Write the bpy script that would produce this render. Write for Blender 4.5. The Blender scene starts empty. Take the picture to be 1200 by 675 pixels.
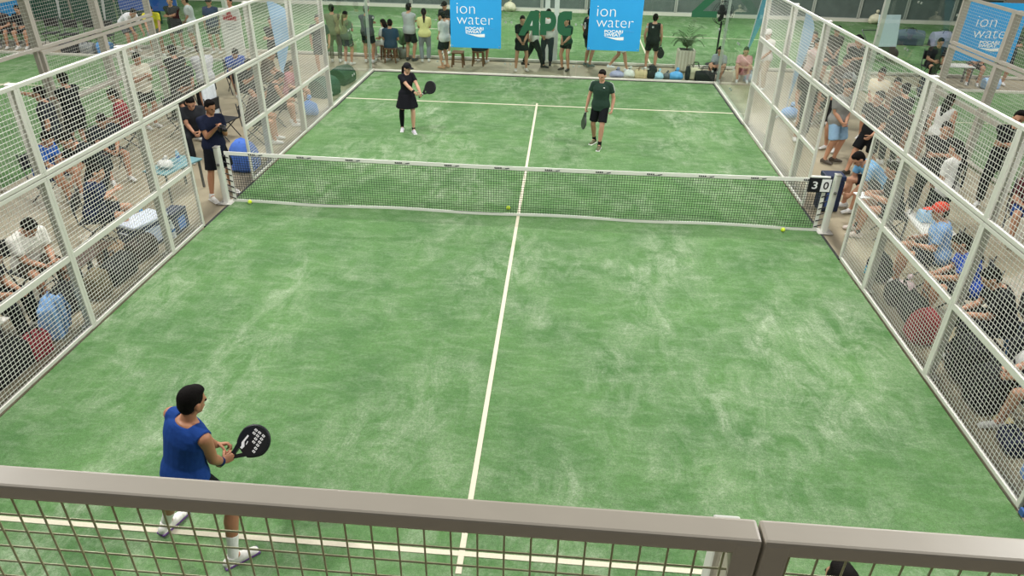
import bpy, bmesh, math, random
from mathutils import Vector, Matrix
random.seed(7)
scn = bpy.context.scene
COL = scn.collection
V = Vector
R = math.radians

# ------------------------------------------------------------------ materials
def lin(c):
    return tuple((x/12.92 if x <= .04045 else ((x+.055)/1.055)**2.4) for x in c)
def hx(h):
    if isinstance(h, (tuple, list)): return lin([x/255 for x in h])
    h = h.lstrip('#'); return lin([int(h[i:i+2], 16)/255 for i in (0, 2, 4)])
_mats = {}
def mat(col, rough=.6, metal=0., var=.12, scale=30., bump=0., emit=0., spec=.4, name=None):
    """plain procedural surface: colour with a faint noise variation and optional bump"""
    key = (str(col), rough, metal, var, scale, bump, emit, spec)
    if key in _mats: return _mats[key]
    m = bpy.data.materials.new(name or 'surface'); m.use_nodes = True
    nt = m.node_tree; b = nt.nodes['Principled BSDF']
    c = hx(col)
    b.inputs['Roughness'].default_value = rough
    b.inputs['Metallic'].default_value = metal
    b.inputs['Specular IOR Level'].default_value = spec
    tc = nt.nodes.new('ShaderNodeTexCoord'); nz = nt.nodes.new('ShaderNodeTexNoise')
    nz.inputs['Scale'].default_value = scale; nz.inputs['Detail'].default_value = 3
    nt.links.new(tc.outputs['Object'], nz.inputs['Vector'])
    mx = nt.nodes.new('ShaderNodeMix'); mx.data_type = 'RGBA'
    mx.inputs[6].default_value = tuple(x*(1-var) for x in c)+(1,)
    mx.inputs[7].default_value = tuple(min(1, x*(1+var)) for x in c)+(1,)
    nt.links.new(nz.outputs['Fac'], mx.inputs[0])
    nt.links.new(mx.outputs[2], b.inputs['Base Color'])
    if bump:
        bp = nt.nodes.new('ShaderNodeBump'); bp.inputs['Strength'].default_value = bump
        bp.inputs['Distance'].default_value = .01
        nt.links.new(nz.outputs['Fac'], bp.inputs['Height']); nt.links.new(bp.outputs['Normal'], b.inputs['Normal'])
    _mats[key] = m
    return m
def fab(col):
    if isinstance(col, bpy.types.Material): return col
    return mat(col, .85, 0, .14, 22, .35, spec=.15, name='fabric')
def skin(col='b98a6e'): return mat(col, .5, 0, .06, 18, 0, spec=.35, name='skin')
def paint(col, rough=.4): return mat(col, rough, 0, .05, 8, 0, name='paint')

def nodes(name):
    m = bpy.data.materials.new(name); m.use_nodes = True
    return m, m.node_tree, m.node_tree.nodes['Principled BSDF']
def nnode(nt, t, **kw):
    n = nt.nodes.new(t)
    for k, v in kw.items(): n.inputs[k].default_value = v
    return n
def ramp(nt, src, stops):
    r = nt.nodes.new('ShaderNodeValToRGB'); e = r.color_ramp.elements
    while len(e) < len(stops): e.new(.5)
    for el, (p, c) in zip(e, stops):
        el.position = p; el.color = (c if len(c) == 4 else tuple(c)+(1,))
    nt.links.new(src, r.inputs[0]); return r
def mixc(nt, fac, a, b):
    m = nt.nodes.new('ShaderNodeMix'); m.data_type = 'RGBA'
    for s, i in ((fac, 0), (a, 6), (b, 7)):
        if hasattr(s, 'is_linked'): nt.links.new(s, m.inputs[i])
        else: m.inputs[i].default_value = s if i == 0 else tuple(s)+(1,)
    return m.outputs[2]

def stripe_material(a, b, scale=11):
    m, nt, bs = nodes('striped_fabric')
    tc = nt.nodes.new('ShaderNodeTexCoord'); wv = nt.nodes.new('ShaderNodeTexWave'); wv.bands_direction = 'Z'; wv.inputs['Scale'].default_value = scale
    nt.links.new(tc.outputs['Object'], wv.inputs['Vector'])
    r = ramp(nt, wv.outputs['Fac'], [(.48, hx(a)), (.52, hx(b))]); nt.links.new(r.outputs[0], bs.inputs['Base Color']); bs.inputs['Roughness'].default_value = .85
    return m
def turf_material():
    m, nt, b = nodes('turf')
    tc = nt.nodes.new('ShaderNodeTexCoord')
    def noise(sc, det, rough, scale3=(1, 1, 1), rot=0, dist=0):
        mp = nt.nodes.new('ShaderNodeMapping'); mp.inputs['Scale'].default_value = scale3
        mp.inputs['Rotation'].default_value = (0, 0, rot)
        nt.links.new(tc.outputs['Object'], mp.inputs['Vector'])
        n = nnode(nt, 'ShaderNodeTexNoise', Scale=sc, Detail=det, Roughness=rough, Distortion=dist)
        nt.links.new(mp.outputs[0], n.inputs['Vector']); return n.outputs['Fac']
    def mul(a, b_):
        n = nt.nodes.new('ShaderNodeMath'); n.operation = 'MULTIPLY'
        for s, i in ((a, 0), (b_, 1)):
            if hasattr(s, 'is_linked'): nt.links.new(s, n.inputs[i])
            else: n.inputs[i].default_value = s
        return n.outputs[0]
    base_n = ramp(nt, noise(.9, 4, .6), [(.3, hx('4f7446')), (.7, hx('628853'))]).outputs[0]
    fine = ramp(nt, noise(120, 2, .6), [(.3, (.72, .72, .72)), (.7, (1.2, 1.2, 1.2))]).outputs[0]
    mid = ramp(nt, noise(26, 4, .75), [(.3, (.80, .80, .80)), (.7, (1.16, 1.16, 1.16))]).outputs[0]
    # sand brushed into the pile: broad patches broken up by short streaks
    patch = ramp(nt, noise(.5, 4, .62, (1.3, .8, 1), .35, .6), [(.42, (.06, .06, .06)), (.66, (1, 1, 1))]).outputs[0]
    strk = ramp(nt, noise(2.0, 8, .74, (1.7, .8, 1), .5, .7), [(.42, (0, 0, 0)), (.74, (1, 1, 1))]).outputs[0]
    strk2 = ramp(nt, noise(3.0, 7, .75, (.8, 1.9, 1), .15, .5), [(.46, (0, 0, 0)), (.8, (1, 1, 1))]).outputs[0]
    grain = ramp(nt, noise(45, 3, .7), [(.35, (.35, .35, .35)), (.65, (1, 1, 1))]).outputs[0]
    s1 = mul(mul(patch, strk), grain)
    s2 = mul(mul(strk2, grain), .45)
    ad = nt.nodes.new('ShaderNodeMath'); ad.operation = 'ADD'; ad.use_clamp = True
    nt.links.new(s1, ad.inputs[0]); nt.links.new(s2, ad.inputs[1])
    col = mixc(nt, ad.outputs[0], base_n, hx('b6c2a8'))
    mm = nt.nodes.new('ShaderNodeMix'); mm.data_type = 'RGBA'; mm.blend_type = 'MULTIPLY'
    mm.inputs[0].default_value = 1
    nt.links.new(col, mm.inputs[6]); nt.links.new(fine, mm.inputs[7])
    m2 = nt.nodes.new('ShaderNodeMix'); m2.data_type = 'RGBA'; m2.blend_type = 'MULTIPLY'; m2.inputs[0].default_value = 1
    nt.links.new(mm.outputs[2], m2.inputs[6]); nt.links.new(mid, m2.inputs[7])
    nt.links.new(m2.outputs[2], b.inputs['Base Color'])
    b.inputs['Roughness'].default_value = .9; b.inputs['Specular IOR Level'].default_value = .1
    bp = nnode(nt, 'ShaderNodeBump', Strength=.5, Distance=.008)
    nt.links.new(noise(140, 2, .6), bp.inputs['Height']); nt.links.new(bp.outputs[0], b.inputs['Normal'])
    return m
def concrete_material():
    m, nt, b = nodes('concrete')
    tc = nt.nodes.new('ShaderNodeTexCoord')
    n1 = nnode(nt, 'ShaderNodeTexNoise', Scale=1.2, Detail=6, Roughness=.65)
    n2 = nnode(nt, 'ShaderNodeTexNoise', Scale=40, Detail=3)
    for n in (n1, n2): nt.links.new(tc.outputs['Object'], n.inputs['Vector'])
    c = ramp(nt, n1.outputs['Fac'], [(.3, hx('958b75')), (.7, hx('b3a98f'))]).outputs[0]
    c2 = mixc(nt, n2.outputs['Fac'], c, hx('a79d84'))
    nt.links.new(c2, b.inputs['Base Color'])
    b.inputs['Roughness'].default_value = .38; b.inputs['Specular IOR Level'].default_value = .45
    return m
def glass_material(tint=(.93, .97, .95)):
    m = bpy.data.materials.new('glass'); m.use_nodes = True; nt = m.node_tree; nt.nodes.clear()
    o = nt.nodes.new('ShaderNodeOutputMaterial'); t = nt.nodes.new('ShaderNodeBsdfTransparent')
    t.inputs[0].default_value = tint+(1,)
    g = nt.nodes.new('ShaderNodeBsdfGlossy'); g.inputs['Roughness'].default_value = .02
    g.inputs[0].default_value = (.9, .95, .93, 1)
    f = nnode(nt, 'ShaderNodeFresnel', IOR=1.4); geo = nt.nodes.new('ShaderNodeNewGeometry')
    fr = nt.nodes.new('ShaderNodeMath'); fr.operation = 'SUBTRACT'; fr.inputs[0].default_value = 1
    nt.links.new(geo.outputs['Backfacing'], fr.inputs[1])       # reflect on the outer faces only
    pr = nt.nodes.new('ShaderNodeMath'); pr.operation = 'MULTIPLY'
    nt.links.new(f.outputs[0], pr.inputs[0]); nt.links.new(fr.outputs[0], pr.inputs[1])
    mx = nt.nodes.new('ShaderNodeMixShader')
    nt.links.new(pr.outputs[0], mx.inputs[0]); nt.links.new(t.outputs[0], mx.inputs[1]); nt.links.new(g.outputs[0], mx.inputs[2])
    nt.links.new(mx.outputs[0], o.inputs[0]); return m

# ------------------------------------------------------------------ mesh builder
class MB:
    def __init__(s): s.v = []; s.f = []
    def add(s, vs, fs):
        n = len(s.v); s.v += [tuple(v) for v in vs]; s.f += [tuple(i+n for i in f) for f in fs]; return s
    def box(s, c, size, rot=None):
        hx_, hy, hz = (d/2 for d in size); c = V(c)
        vs = [V((x, y, z)) for x in (-hx_, hx_) for y in (-hy, hy) for z in (-hz, hz)]
        if rot is not None: vs = [rot @ v for v in vs]
        return s.add([c+v for v in vs], [(0, 1, 3, 2), (4, 6, 7, 5), (0, 4, 5, 1), (2, 3, 7, 6), (0, 2, 6, 4), (1, 5, 7, 3)])
    def cbox(s, c, size, b=.006, rot=None):
        """box with chamfered edges"""
        h = [d/2 for d in size]; b = min(b, min(h)*.9); c = V(c); bm = bmesh.new()
        bmesh.ops.create_cube(bm, size=1)
        for v in bm.verts: v.co = V((v.co.x*size[0], v.co.y*size[1], v.co.z*size[2]))
        bmesh.ops.bevel(bm, geom=bm.edges[:], offset=b, segments=2, affect='EDGES', profile=.6)
        bm.verts.index_update()
        vs = [(rot @ v.co if rot is not None else v.co.copy())+c for v in bm.verts]
        fs = [[v.index for v in f.verts] for f in bm.faces]; bm.free(); return s.add(vs, fs)
    def wire(s, a, b, r):
        """thin three-sided rod"""
        a, b = V(a), V(b); d = (b-a).normalized()
        u = d.orthogonal().normalized(); w = d.cross(u)
        ring = [u*math.cos(k*math.tau/4)*r+w*math.sin(k*math.tau/4)*r for k in range(4)]
        vs = [a+q for q in ring]+[b+q for q in ring]
        return s.add(vs, [(k, (k+1) % 4, 4+(k+1) % 4, 4+k) for k in range(4)]+[(3, 2, 1, 0), (4, 5, 6, 7)])
    def bar(s, a, b, w, h, up=(0, 0, 1)):
        a, b = V(a), V(b); d = b-a; L = d.length; y = d.normalized(); x = y.cross(V(up))
        if x.length < 1e-4: x = y.orthogonal()
        x.normalize(); z = x.cross(y)
        return s.box((a+b)/2, (w, L, h), Matrix((x, y, z)).transposed())
    def tube(s, pts, rad, n=12, round_=True, squash=None):
        pts = [V(p) for p in pts]
        if not hasattr(rad, '__len__'): rad = [rad]*len(pts)
        P = []; Rr = []
        if round_:
            d0 = (pts[0]-pts[1]).normalized(); d1 = (pts[-1]-pts[-2]).normalized()
            for a in (80, 50, 25): P.append(pts[0]+d0*rad[0]*math.sin(R(a))); Rr.append(rad[0]*math.cos(R(a)))
            P += pts; Rr += list(rad)
            for a in (25, 50, 80): P.append(pts[-1]+d1*rad[-1]*math.sin(R(a))); Rr.append(rad[-1]*math.cos(R(a)))
        else: P, Rr = pts, list(rad)
        rings = []; u = None
        for i, p in enumerate(P):
            t = (P[min(i+1, len(P)-1)]-P[max(i-1, 0)]).normalized()
            if u is None: u = t.orthogonal().normalized()
            else:
                u = u-t*u.dot(t)
                u = u.normalized() if u.length > 1e-5 else t.orthogonal().normalized()
            w = t.cross(u)
            rings.append([p+(u*math.cos(k*math.tau/n)+w*math.sin(k*math.tau/n))*Rr[i] for k in range(n)])
        return s.rings(rings)
    def rings(s, rings, cap=True):
        n = len(rings[0]); vs = [v for r in rings for v in r]; fs = []
        for i in range(len(rings)-1):
            for k in range(n):
                a = i*n+k; b = i*n+(k+1) % n; fs.append((a, b, b+n, a+n))
        if cap:
            fs.append(tuple(reversed(range(n)))); m = (len(rings)-1)*n; fs.append(tuple(m+k for k in range(n)))
        return s.add(vs, fs)
    def loft(s, secs, n=20):
        """secs: (centre, right*rx, fwd*ry)"""
        return s.rings([[V(c)+V(a)*math.cos(k*math.tau/n)+V(b)*math.sin(k*math.tau/n) for k in range(n)] for c, a, b in secs])
    def ell(s, c, ax, ay, az, n=14, m=9):
        c, ax, ay, az = V(c), V(ax), V(ay), V(az); rings = []
        for i in range(1, m):
            t = -math.pi/2+math.pi*i/m
            rings.append([c+(ax*math.cos(k*math.tau/n)+ay*math.sin(k*math.tau/n))*math.cos(t)+az*math.sin(t) for k in range(n)])
        n0 = len(s.v); s.rings(rings, cap=False); k0 = len(s.v)
        s.v += [tuple(c-az), tuple(c+az)]
        for k in range(n):
            s.f.append((n0+(k+1) % n, n0+k, k0)); q = n0+(len(rings)-1)*n
            s.f.append((q+k, q+(k+1) % n, k0+1))
        return s
    def sph(s, c, r, n=14, m=9):
        r = r if hasattr(r, '__len__') else (r, r, r)
        return s.ell(c, (r[0], 0, 0), (0, r[1], 0), (0, 0, r[2]), n, m)
    def lathe(s, prof, n=20, o=(0, 0, 0)):
        o = V(o); return s.rings([[o+V((r*math.cos(k*math.tau/n), r*math.sin(k*math.tau/n), z)) for k in range(n)] for r, z in prof])
    def prism(s, loops, z0, z1):
        """flat outline (outer loop first, then holes) extruded from z0 to z1"""
        bm = bmesh.new(); edges = []
        for lp in loops:
            vs = [bm.verts.new((x, y, 0)) for x, y in lp]
            edges += [bm.edges.new((vs[i], vs[(i+1) % len(vs)])) for i in range(len(vs))]
        r = bmesh.ops.triangle_fill(bm, use_beauty=True, edges=edges, normal=(0, 0, 1))
        bm.verts.index_update()
        co = [v.co.copy() for v in bm.verts]; tri = [[v.index for v in f.verts] for f in bm.faces]; N = len(co)
        vs = [V((c.x, c.y, z1)) for c in co]+[V((c.x, c.y, z0)) for c in co]
        fs = [tuple(t) for t in tri]+[tuple(N+i for i in reversed(t)) for t in tri]; k = 0
        for lp in loops:
            m = len(lp)
            for i in range(m): a, b = k+i, k+(i+1) % m; fs.append((a, N+a, N+b, b))
            k += m
        bm.free(); return s.add(vs, fs)
    def xf(s, M): s.v = [tuple(M @ V(v)) for v in s.v]; return s
    def build(s, name, m, parent=None, smooth=False, loc=None, rotz=0., voxel=0, smo=0, extra=None):
        me = bpy.data.meshes.new(name); me.from_pydata(s.v, [], s.f)
        me.materials.append(m)
        bm = bmesh.new(); bm.from_mesh(me); bmesh.ops.recalc_face_normals(bm, faces=bm.faces[:]); bm.to_mesh(me); bm.free()
        o = bpy.data.objects.new(name, me); COL.objects.link(o)
        if parent is not None: o.parent = parent
        if loc is not None: o.location = loc; o.rotation_euler = (0, 0, rotz)
        if voxel: PENDING.append((o, voxel, smo, extra))
        elif smooth: shade(me)
        return o
PENDING = []
def shade(me):
    me.polygons.foreach_set('use_smooth', [True]*len(me.polygons))
def resolve():
    """turn the rough overlapping volumes into single continuous skins"""
    for o, vx, smo, ex in PENDING:
        md = o.modifiers.new('r', 'REMESH'); md.mode = 'VOXEL'; md.voxel_size = vx; md.use_smooth_shade = True
        if smo:
            sm = o.modifiers.new('s', 'SMOOTH'); sm.iterations = smo; sm.factor = .5
    dg = bpy.context.evaluated_depsgraph_get(); new = []
    for o, vx, smo, ex in PENDING:
        new.append(bpy.data.meshes.new_from_object(o.evaluated_get(dg)))
    for (o, vx, smo, ex), me in zip(PENDING, new):
        o.modifiers.clear()
        if ex and ex.v:
            bm = bmesh.new(); bm.from_mesh(me)
            tmp = bpy.data.meshes.new('t'); tmp.from_pydata(ex.v, [], ex.f); bm.from_mesh(tmp)
            bmesh.ops.recalc_face_normals(bm, faces=bm.faces[:]); bm.to_mesh(me); bm.free(); bpy.data.meshes.remove(tmp)
        old = o.data; nm = old.name; o.data = me; bpy.data.meshes.remove(old); me.name = nm; shade(me)

LABELS = set()
def tag(o, label, cat, group=None):
    o['label'] = label; o['category'] = cat
    if group: o['group'] = group
    return o
def thing(name, label, cat, loc=(0, 0, 0), rotz=0., group=None):
    o = bpy.data.objects.new(name, None); COL.objects.link(o); o.empty_display_size = .1
    o.location = loc; o.rotation_euler = (0, 0, rotz); return tag(o, label, cat, group)
def struct(o, label=None):
    o['kind'] = 'structure'
    if label: o['label'] = label
    return o
def dup(root, loc, rotz, label, group=None):
    r = root.copy(); COL.objects.link(r); r.location = loc; r.rotation_euler = (0, 0, rotz); r['label'] = label
    if group: r['group'] = group
    for ch in list(root.children):
        c = ch.copy(); COL.objects.link(c); c.parent = r
        for g in list(ch.children):
            d = g.copy(); COL.objects.link(d); d.parent = c
    return r
def text(name, body, m, parent, x0, x1, zb, ztop, y, offset=0., shear=0., extrude=.002):
    """flat lettering on an upright surface facing -y: fitted to a width and a cap height"""
    cu = bpy.data.curves.new(name, 'FONT'); cu.body = body; cu.size = 1; cu.offset = offset; cu.shear = shear; cu.extrude = extrude
    o = bpy.data.objects.new(name, cu); COL.objects.link(o); cu.materials.append(m)
    bpy.context.view_layer.update()
    bb = [V(c) for c in o.bound_box]; w = max(b.x for b in bb)-min(b.x for b in bb)
    lo = min(b.y for b in bb); h = max(b.y for b in bb)-lo; bx = min(b.x for b in bb)
    sx = (x1-x0)/w; sy = (ztop-zb)/h
    me = bpy.data.meshes.new_from_object(o.evaluated_get(bpy.context.evaluated_depsgraph_get()))
    bpy.data.objects.remove(o); bpy.data.curves.remove(cu); me.name = name
    o = bpy.data.objects.new(name, me); COL.objects.link(o)
    o.scale = (sx, sy, 1); o.rotation_euler = (R(90), 0, 0); o.location = (x0-bx*sx, y, zb-lo*sy)
    if parent is not None: o.parent = parent
    return o
# ------------------------------------------------------------------ people
Z = V((0, 0, 1))
def ik(a, t, l1, l2, pole):
    a, t = V(a), V(t); d = t-a; L = min(d.length, (l1+l2)*.998); dn = d.normalized()
    L = max(L, abs(l1-l2)*1.05+1e-4)
    x = (l1*l1-l2*l2+L*L)/(2*L); h = math.sqrt(max(0, l1*l1-x*x))
    p = V(pole); p = p-dn*p.dot(dn); p = p.normalized() if p.length > 1e-5 else dn.orthogonal().normalized()
    return a+dn*x+p*h, a+dn*L
def rotv(axis, ang): return Matrix.Rotation(R(ang), 3, V(axis))

def make_hand(core, ex, wrist, d, n, side, curl=25, spread=1., k=1., thumb_in=.35, round_n=7):
    """palm goes in the body, five separate fingers are added on it. d hand direction, n palm normal"""
    d = V(d).normalized(); n = V(n); n = (n-d*n.dot(d)).normalized(); w = d.cross(n).normalized()
    th = w if side > 0 else -w        # thumb side
    if callable(curl): curl = curl
    core.tube([wrist-d*.03*k, wrist+d*.01*k], [.027*k, .027*k], 10)
    core.ell(wrist+d*.048*k, w*.041*k, n*.0175*k, d*.054*k, 12, 8)
    for i, (off, L, r) in enumerate(((.031, .071, .0088), (.0105, .080, .0092), (-.0105, .075, .0088), (-.030, .058, .0078))):
        p = wrist+d*(.082-.006*abs(i-1.4))*k+th*off*k; dd = (d+th*off*1.6*spread).normalized(); pts = [p-dd*.02*k, p]
        ax = dd.cross(n).normalized()
        for j, f in enumerate((.45, .31, .24)):
            dd = (rotv(ax, curl*(.8, 1.15, .8)[j]+i*2) @ dd).normalized(); p = p+dd*L*f*k; pts.append(p)
        rr = r*k; ex.tube(pts, [rr*1.05, rr*1.05, rr, rr*.93, rr*.8], round_n)
    p = wrist+d*.022*k+th*.026*k; dd = (d*.75+th*.75+n*thumb_in).normalized(); pts = [p-dd*.012*k, p]
    for j, L in enumerate((.036, .03, .026)):
        p = p+dd*L*k; pts.append(p); dd = (dd+n*.28*thumb_in*2-th*.22).normalized()
    ex.tube(pts, [.0135*k, .013*k, .0115*k, .0105*k, .0085*k], round_n)

POSES = dict(
    stand=dict(pelvis=(0, 0, .935), L=(-.11, 0, 0, 8), Rf=(.11, .02, 0, 8), hl=(-.25, .05, .87), hr=(.25, .05, .87)),
    sit=dict(pelvis=(0, 0, .54), L=(-.14, .44, 0, 6), Rf=(.14, .44, 0, 6), hl=(-.13, .34, .66), hr=(.13, .34, .66), lean=10, pitch=8),
    walk=dict(pelvis=(0, 0, .915), L=(-.09, -.26, .03, 4), Rf=(.09, .26, 0, 4), hl=(-.24, .2, .9), hr=(.24, -.14, .9), lean=4),
    fold=dict(pelvis=(0, 0, .935), L=(-.12, 0, 0, 10), Rf=(.12, 0, 0, 10), hl=(.08, .22, 1.16), hr=(-.08, .24, 1.19), lean=2),
    clasp=dict(pelvis=(0, 0, .935), L=(-.12, 0, 0, 10), Rf=(.12, 0, 0, 10), hl=(-.05, .2, .92), hr=(.05, .2, .92), lean=3, pitch=12),
    phone=dict(pelvis=(0, 0, .935), L=(-.11, 0, 0, 8), Rf=(.11, .03, 0, 8), hl=(-.06, .30, 1.22), hr=(.06, .30, 1.22), lean=2, pitch=12),
    sitphone=dict(pelvis=(0, 0, .54), L=(-.14, .44, 0, 6), Rf=(.14, .44, 0, 6), hl=(-.06, .36, .84), hr=(.06, .36, .84), lean=14, pitch=25),
    slump=dict(pelvis=(0, -.02, .54), L=(-.16, .42, 0, 8), Rf=(.16, .42, 0, 8), hl=(-.06, .42, .60), hr=(.06, .42, .60), lean=38, pitch=25),
    bend=dict(pelvis=(0, -.12, .90), L=(-.13, 0, 0, 8), Rf=(.13, .04, 0, 8), hl=(-.16, .48, .52), hr=(.16, .5, .52), lean=72, pitch=5),
    raise_=dict(pelvis=(0, 0, .935), L=(-.11, 0, 0, 8), Rf=(.11, .02, 0, 8), hl=(-.25, .05, .87), hr=(.30, .36, 1.66), lean=2),
    hips=dict(pelvis=(0, 0, .935), L=(-.13, 0, 0, 8), Rf=(.13, .02, 0, 8), hl=(-.2, .06, 1.0), hr=(.2, .06, 1.0)),
)
NP = [0]
def person(x, y, head, label, H=1.70, sex='m', pose='stand', group=None, vox=.017, fine=False, z=0., base=None, sk='b98a6e',
           shirt='2b2f3a', sleeve='short', bottom='shorts', bcol='1d1f24', hair='short', hcol='14110f', shoes='d8d8d4', socks=None,
           cap=None, bulk=None, eyes=True, tuck=False, blen=.74, **kw):
    P = dict(POSES[pose]); P.update(kw); k = H/1.75
    def pt(p): return V(p[:3])*k
    lean = P.get('lean', 0); side = P.get('side', 0); twist = P.get('twist', 0); hyaw = P.get('hyaw', 0); pitch = P.get('pitch', 0)
    fem = sex == 'f'
    B = bulk or (1.03 if fine else 1.13)
    core, ex = MB(), MB()
    pel = pt(P['pelvis'])
    # spine: bends gradually from hips to chest
    def frame(t):
        q = min(1, max(0, t/.28)); a = lean*(.35+.65*q); tw = twist*q
        M = Matrix.Rotation(R(-tw), 3, 'Z') @ Matrix.Rotation(R(side*q), 3, 'Y') @ Matrix.Rotation(R(-a), 3, 'X')
        return M @ V((1, 0, 0)), M @ V((0, 1, 0)), M @ V((0, 0, 1))
    def spine(t):
        p = pel.copy(); N = 8
        for i in range(N): p = p+frame(t*(i+.5)/N)[2]*(t/N)*k
        return p
    hw = 1.06 if fem else 1.0; sw = .86 if fem else 1.; ww = .86 if fem else 1.
    TS = [(-.115, .10, .085, 0), (-.06, .155*hw, .108, -.004), (.0, .168*hw, .118, -.006), (.06, .158*hw, .108, -.002), (.13, .142*ww, .098, .004), (.20, .143*ww, .1, .006),
          (.28, .16*sw, .112, .012 if fem else .008), (.345, .172*sw, .116, .012 if fem else .006), (.41, .172*sw, .100, .0), (.455, .135*sw, .082, -.006), (.50, .07, .066, -.008)]
    def torso(mb, secs, g=0., n=22):
        L = []
        for t, rx, ry, yo in secs:
            r, f, u = frame(t); L.append((spine(t)+f*yo*k, r*(rx+g)*k*B, f*(ry+g)*k*B))
        mb.loft(L, n)
    torso(core, TS)
    rC, fC, uC = frame(.45)
    neck = spine(.50); shw = (.155 if fem else .178)*k*(.35+.65*B); hs = 1.0 if fine else 1.07
    sh = {s: spine(.435)+rC*shw*s+V(P.get('shl' if s < 0 else 'shr', (0, 0, 0)))*k for s in (-1, 1)}
    for s in (-1, 1): core.tube([spine(.45)+rC*.06*k*s, sh[s]], [.058*k, .052*k], 12)
    # head
    hu = (uC*.45+Z*.55).normalized()
    hf = fC-hu*fC.dot(hu); hf.normalize(); hr = hf.cross(hu)
    Mh = Matrix.Rotation(R(-hyaw), 3, hu) @ Matrix.Rotation(R(-pitch), 3, hr)
    hr, hf, hu = Mh @ hr, Mh @ hf, Mh @ hu
    nb = neck+hu*.035*k
    C = neck+hu*.145*k+hf*.022*k
    kh = k*hs
    core.tube([neck-uC*.05*kh, nb, C-hu*.04*kh-hf*.008*kh], [.062*kh, .052*kh, .054*kh], 14)
    core.ell(C+hu*.02*kh-hf*.006*kh, hr*.076*kh, hf*.094*kh, hu*.098*kh, 18, 12)
    core.ell(C-hu*.045*kh+hf*.026*kh, hr*.056*kh, hf*.064*kh, hu*.068*kh, 14, 10)
    core.ell(C-hu*.098*kh+hf*.062*kh, hr*.026*kh, hf*.022*kh, hu*.02*kh, 10, 6)
    core.tube([C+hf*.084*kh+hu*.012*kh, C+hf*.104*kh-hu*.026*kh], [.009*kh, .0145*kh], 8)
    for s in (-1, 1):
        core.ell(C+hr*s*.083*kh-hf*.006*kh-hu*.012*kh, hr*.012*kh, hf*.021*kh, hu*.033*kh, 8, 6)
        core.ell(C+hf*.078*kh+hu*.02*kh+hr*s*.03*kh, hr*.024*kh, hf*.012*kh, hu*.008*kh, 8, 5)   # brow
    ex.ell(C+hf*.0885*kh-hu*.060*kh, hr*.022*kh, hf*.008*kh, hu*.0055*kh, 8, 5)                  # lips
    # legs
    rP, fP, uP = frame(0.)
    legs = {}
    for s, key in ((-1, 'L'), (1, 'Rf')):
        ft = P[key]; ank = V((ft[0], ft[1], ft[2]))*k+V((0, 0, .085*k)); yaw = ft[3] if len(ft) > 3 else 5
        fd = V((math.sin(R(yaw*s)), math.cos(R(yaw*s)), 0))
        if len(ft) > 4: fd = (fd*math.cos(R(ft[4]))-Z*math.sin(R(ft[4]))).normalized()
        hip = pel-uP*.015*k+rP*s*.088*k
        kn, ank = ik(hip, ank, .44*k, .42*k, P.get('kpl' if s < 0 else 'kpr', (fd+V((s*.15, 0, .25)))))
        sh_d = (ank-kn).normalized(); back = -(fd-sh_d*fd.dot(sh_d)).normalized()
        core.tube([hip, hip.lerp(kn, .35), hip.lerp(kn, .75), kn], [q*B for q in (.086*k*hw, .077*k, .060*k, .053*k,)], 14)
        core.tube([kn, kn.lerp(ank, .28)+back*.014*k, kn.lerp(ank, .55)+back*.008*k, kn.lerp(ank, .85), ank], [q*B for q in (.052*k, .056*k, .047*k, .035*k, .036*k,)], 14)
        core.tube([ank, ank+fd*.07*k-Z*.045*k, ank+fd*.14*k-Z*.055*k], [.036*k, .032*k, .022*k], 10)
        legs[s] = (hip, kn, ank, fd, back)
    # arms
    arms = {}
    for s, key in ((-1, 'hl'), (1, 'hr')):
        el, wr = ik(sh[s], pt(P[key]), .285*k, .25*k, P.get('ep'+key[1], V((s*.6, -1, -.35))))
        core.tube([sh[s], sh[s].lerp(el, .4), el], [q*B for q in (.053*k, .047*k, .038*k,)], 14)
        core.tube([el, el.lerp(wr, .3), wr], [q*B for q in (.039*k, .041*k, .027*k,)], 14)
        hd = P.get('hd'+key[1]) or (wr-el).normalized()
        hn = P.get('hn'+key[1]) or (-rC*s*.8+fC*.25-Z*.2)
        make_hand(core, ex, wr, hd, hn, s, P.get('curl'+key[1], P.get('curl', 28)), P.get('spread', 1.), k*(.93 if fem else 1.), P.get('thumb', .35), 8 if fine else 6)
        arms[s] = (sh[s], el, wr)
    px = core.build('person', skin(sk), None, loc=(x, y, z), rotz=-R(head), voxel=vox, smo=3 if not fine else 4, extra=ex)
    tag(px, label, 'person', group)
    gv = vox if fine else vox+.003
    # clothing
    if shirt:
        s_ = MB(); secs = [q for q in TS if q[0] > (-.02 if tuck else -.13)]
        secs = [(t, rx+(.010 if t > .1 else .016 if t > -.08 else .06), ry+(.012 if t > .1 else .02 if t > -.08 else .035), yo) for t, rx, ry, yo in secs]
        if not fem: secs = [(t, rx+(.014 if t < .24 else .004), ry+(.006 if t < .24 else 0), yo) for t, rx, ry, yo in secs]
        secs[-1] = (.485, .082, .076, -.008)
        torso(s_, secs, 0.006)
        for s in (-1, 1):
            a, e, w_ = arms[s]; s_.tube([spine(.45)+rC*.07*k*s, a if sleeve != 'none' else (spine(.45)+rC*.07*k*s).lerp(a, .97)], [q*B for q in (.066*k, .063*k,)], 12, round_=sleeve != 'none')
            if sleeve == 'none': continue
            f = (.58 if fine else .72) if sleeve == 'short' else 1.
            s_.tube([a, a.lerp(e, f*.5), a.lerp(e, f)], [q*B for q in (.064*k, .062*k, (.063 if f < 1 else .05)*k,)], 12, round_=f == 1)
            if f == 1: s_.tube([e, e.lerp(w_, .3), e.lerp(w_, .94)], [q*B for q in (.05*k, .051*k, .038*k,)], 12, round_=False)
        P['_shirt'] = s_.build('shirt', fab(shirt), px, voxel=gv, smo=2)
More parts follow.
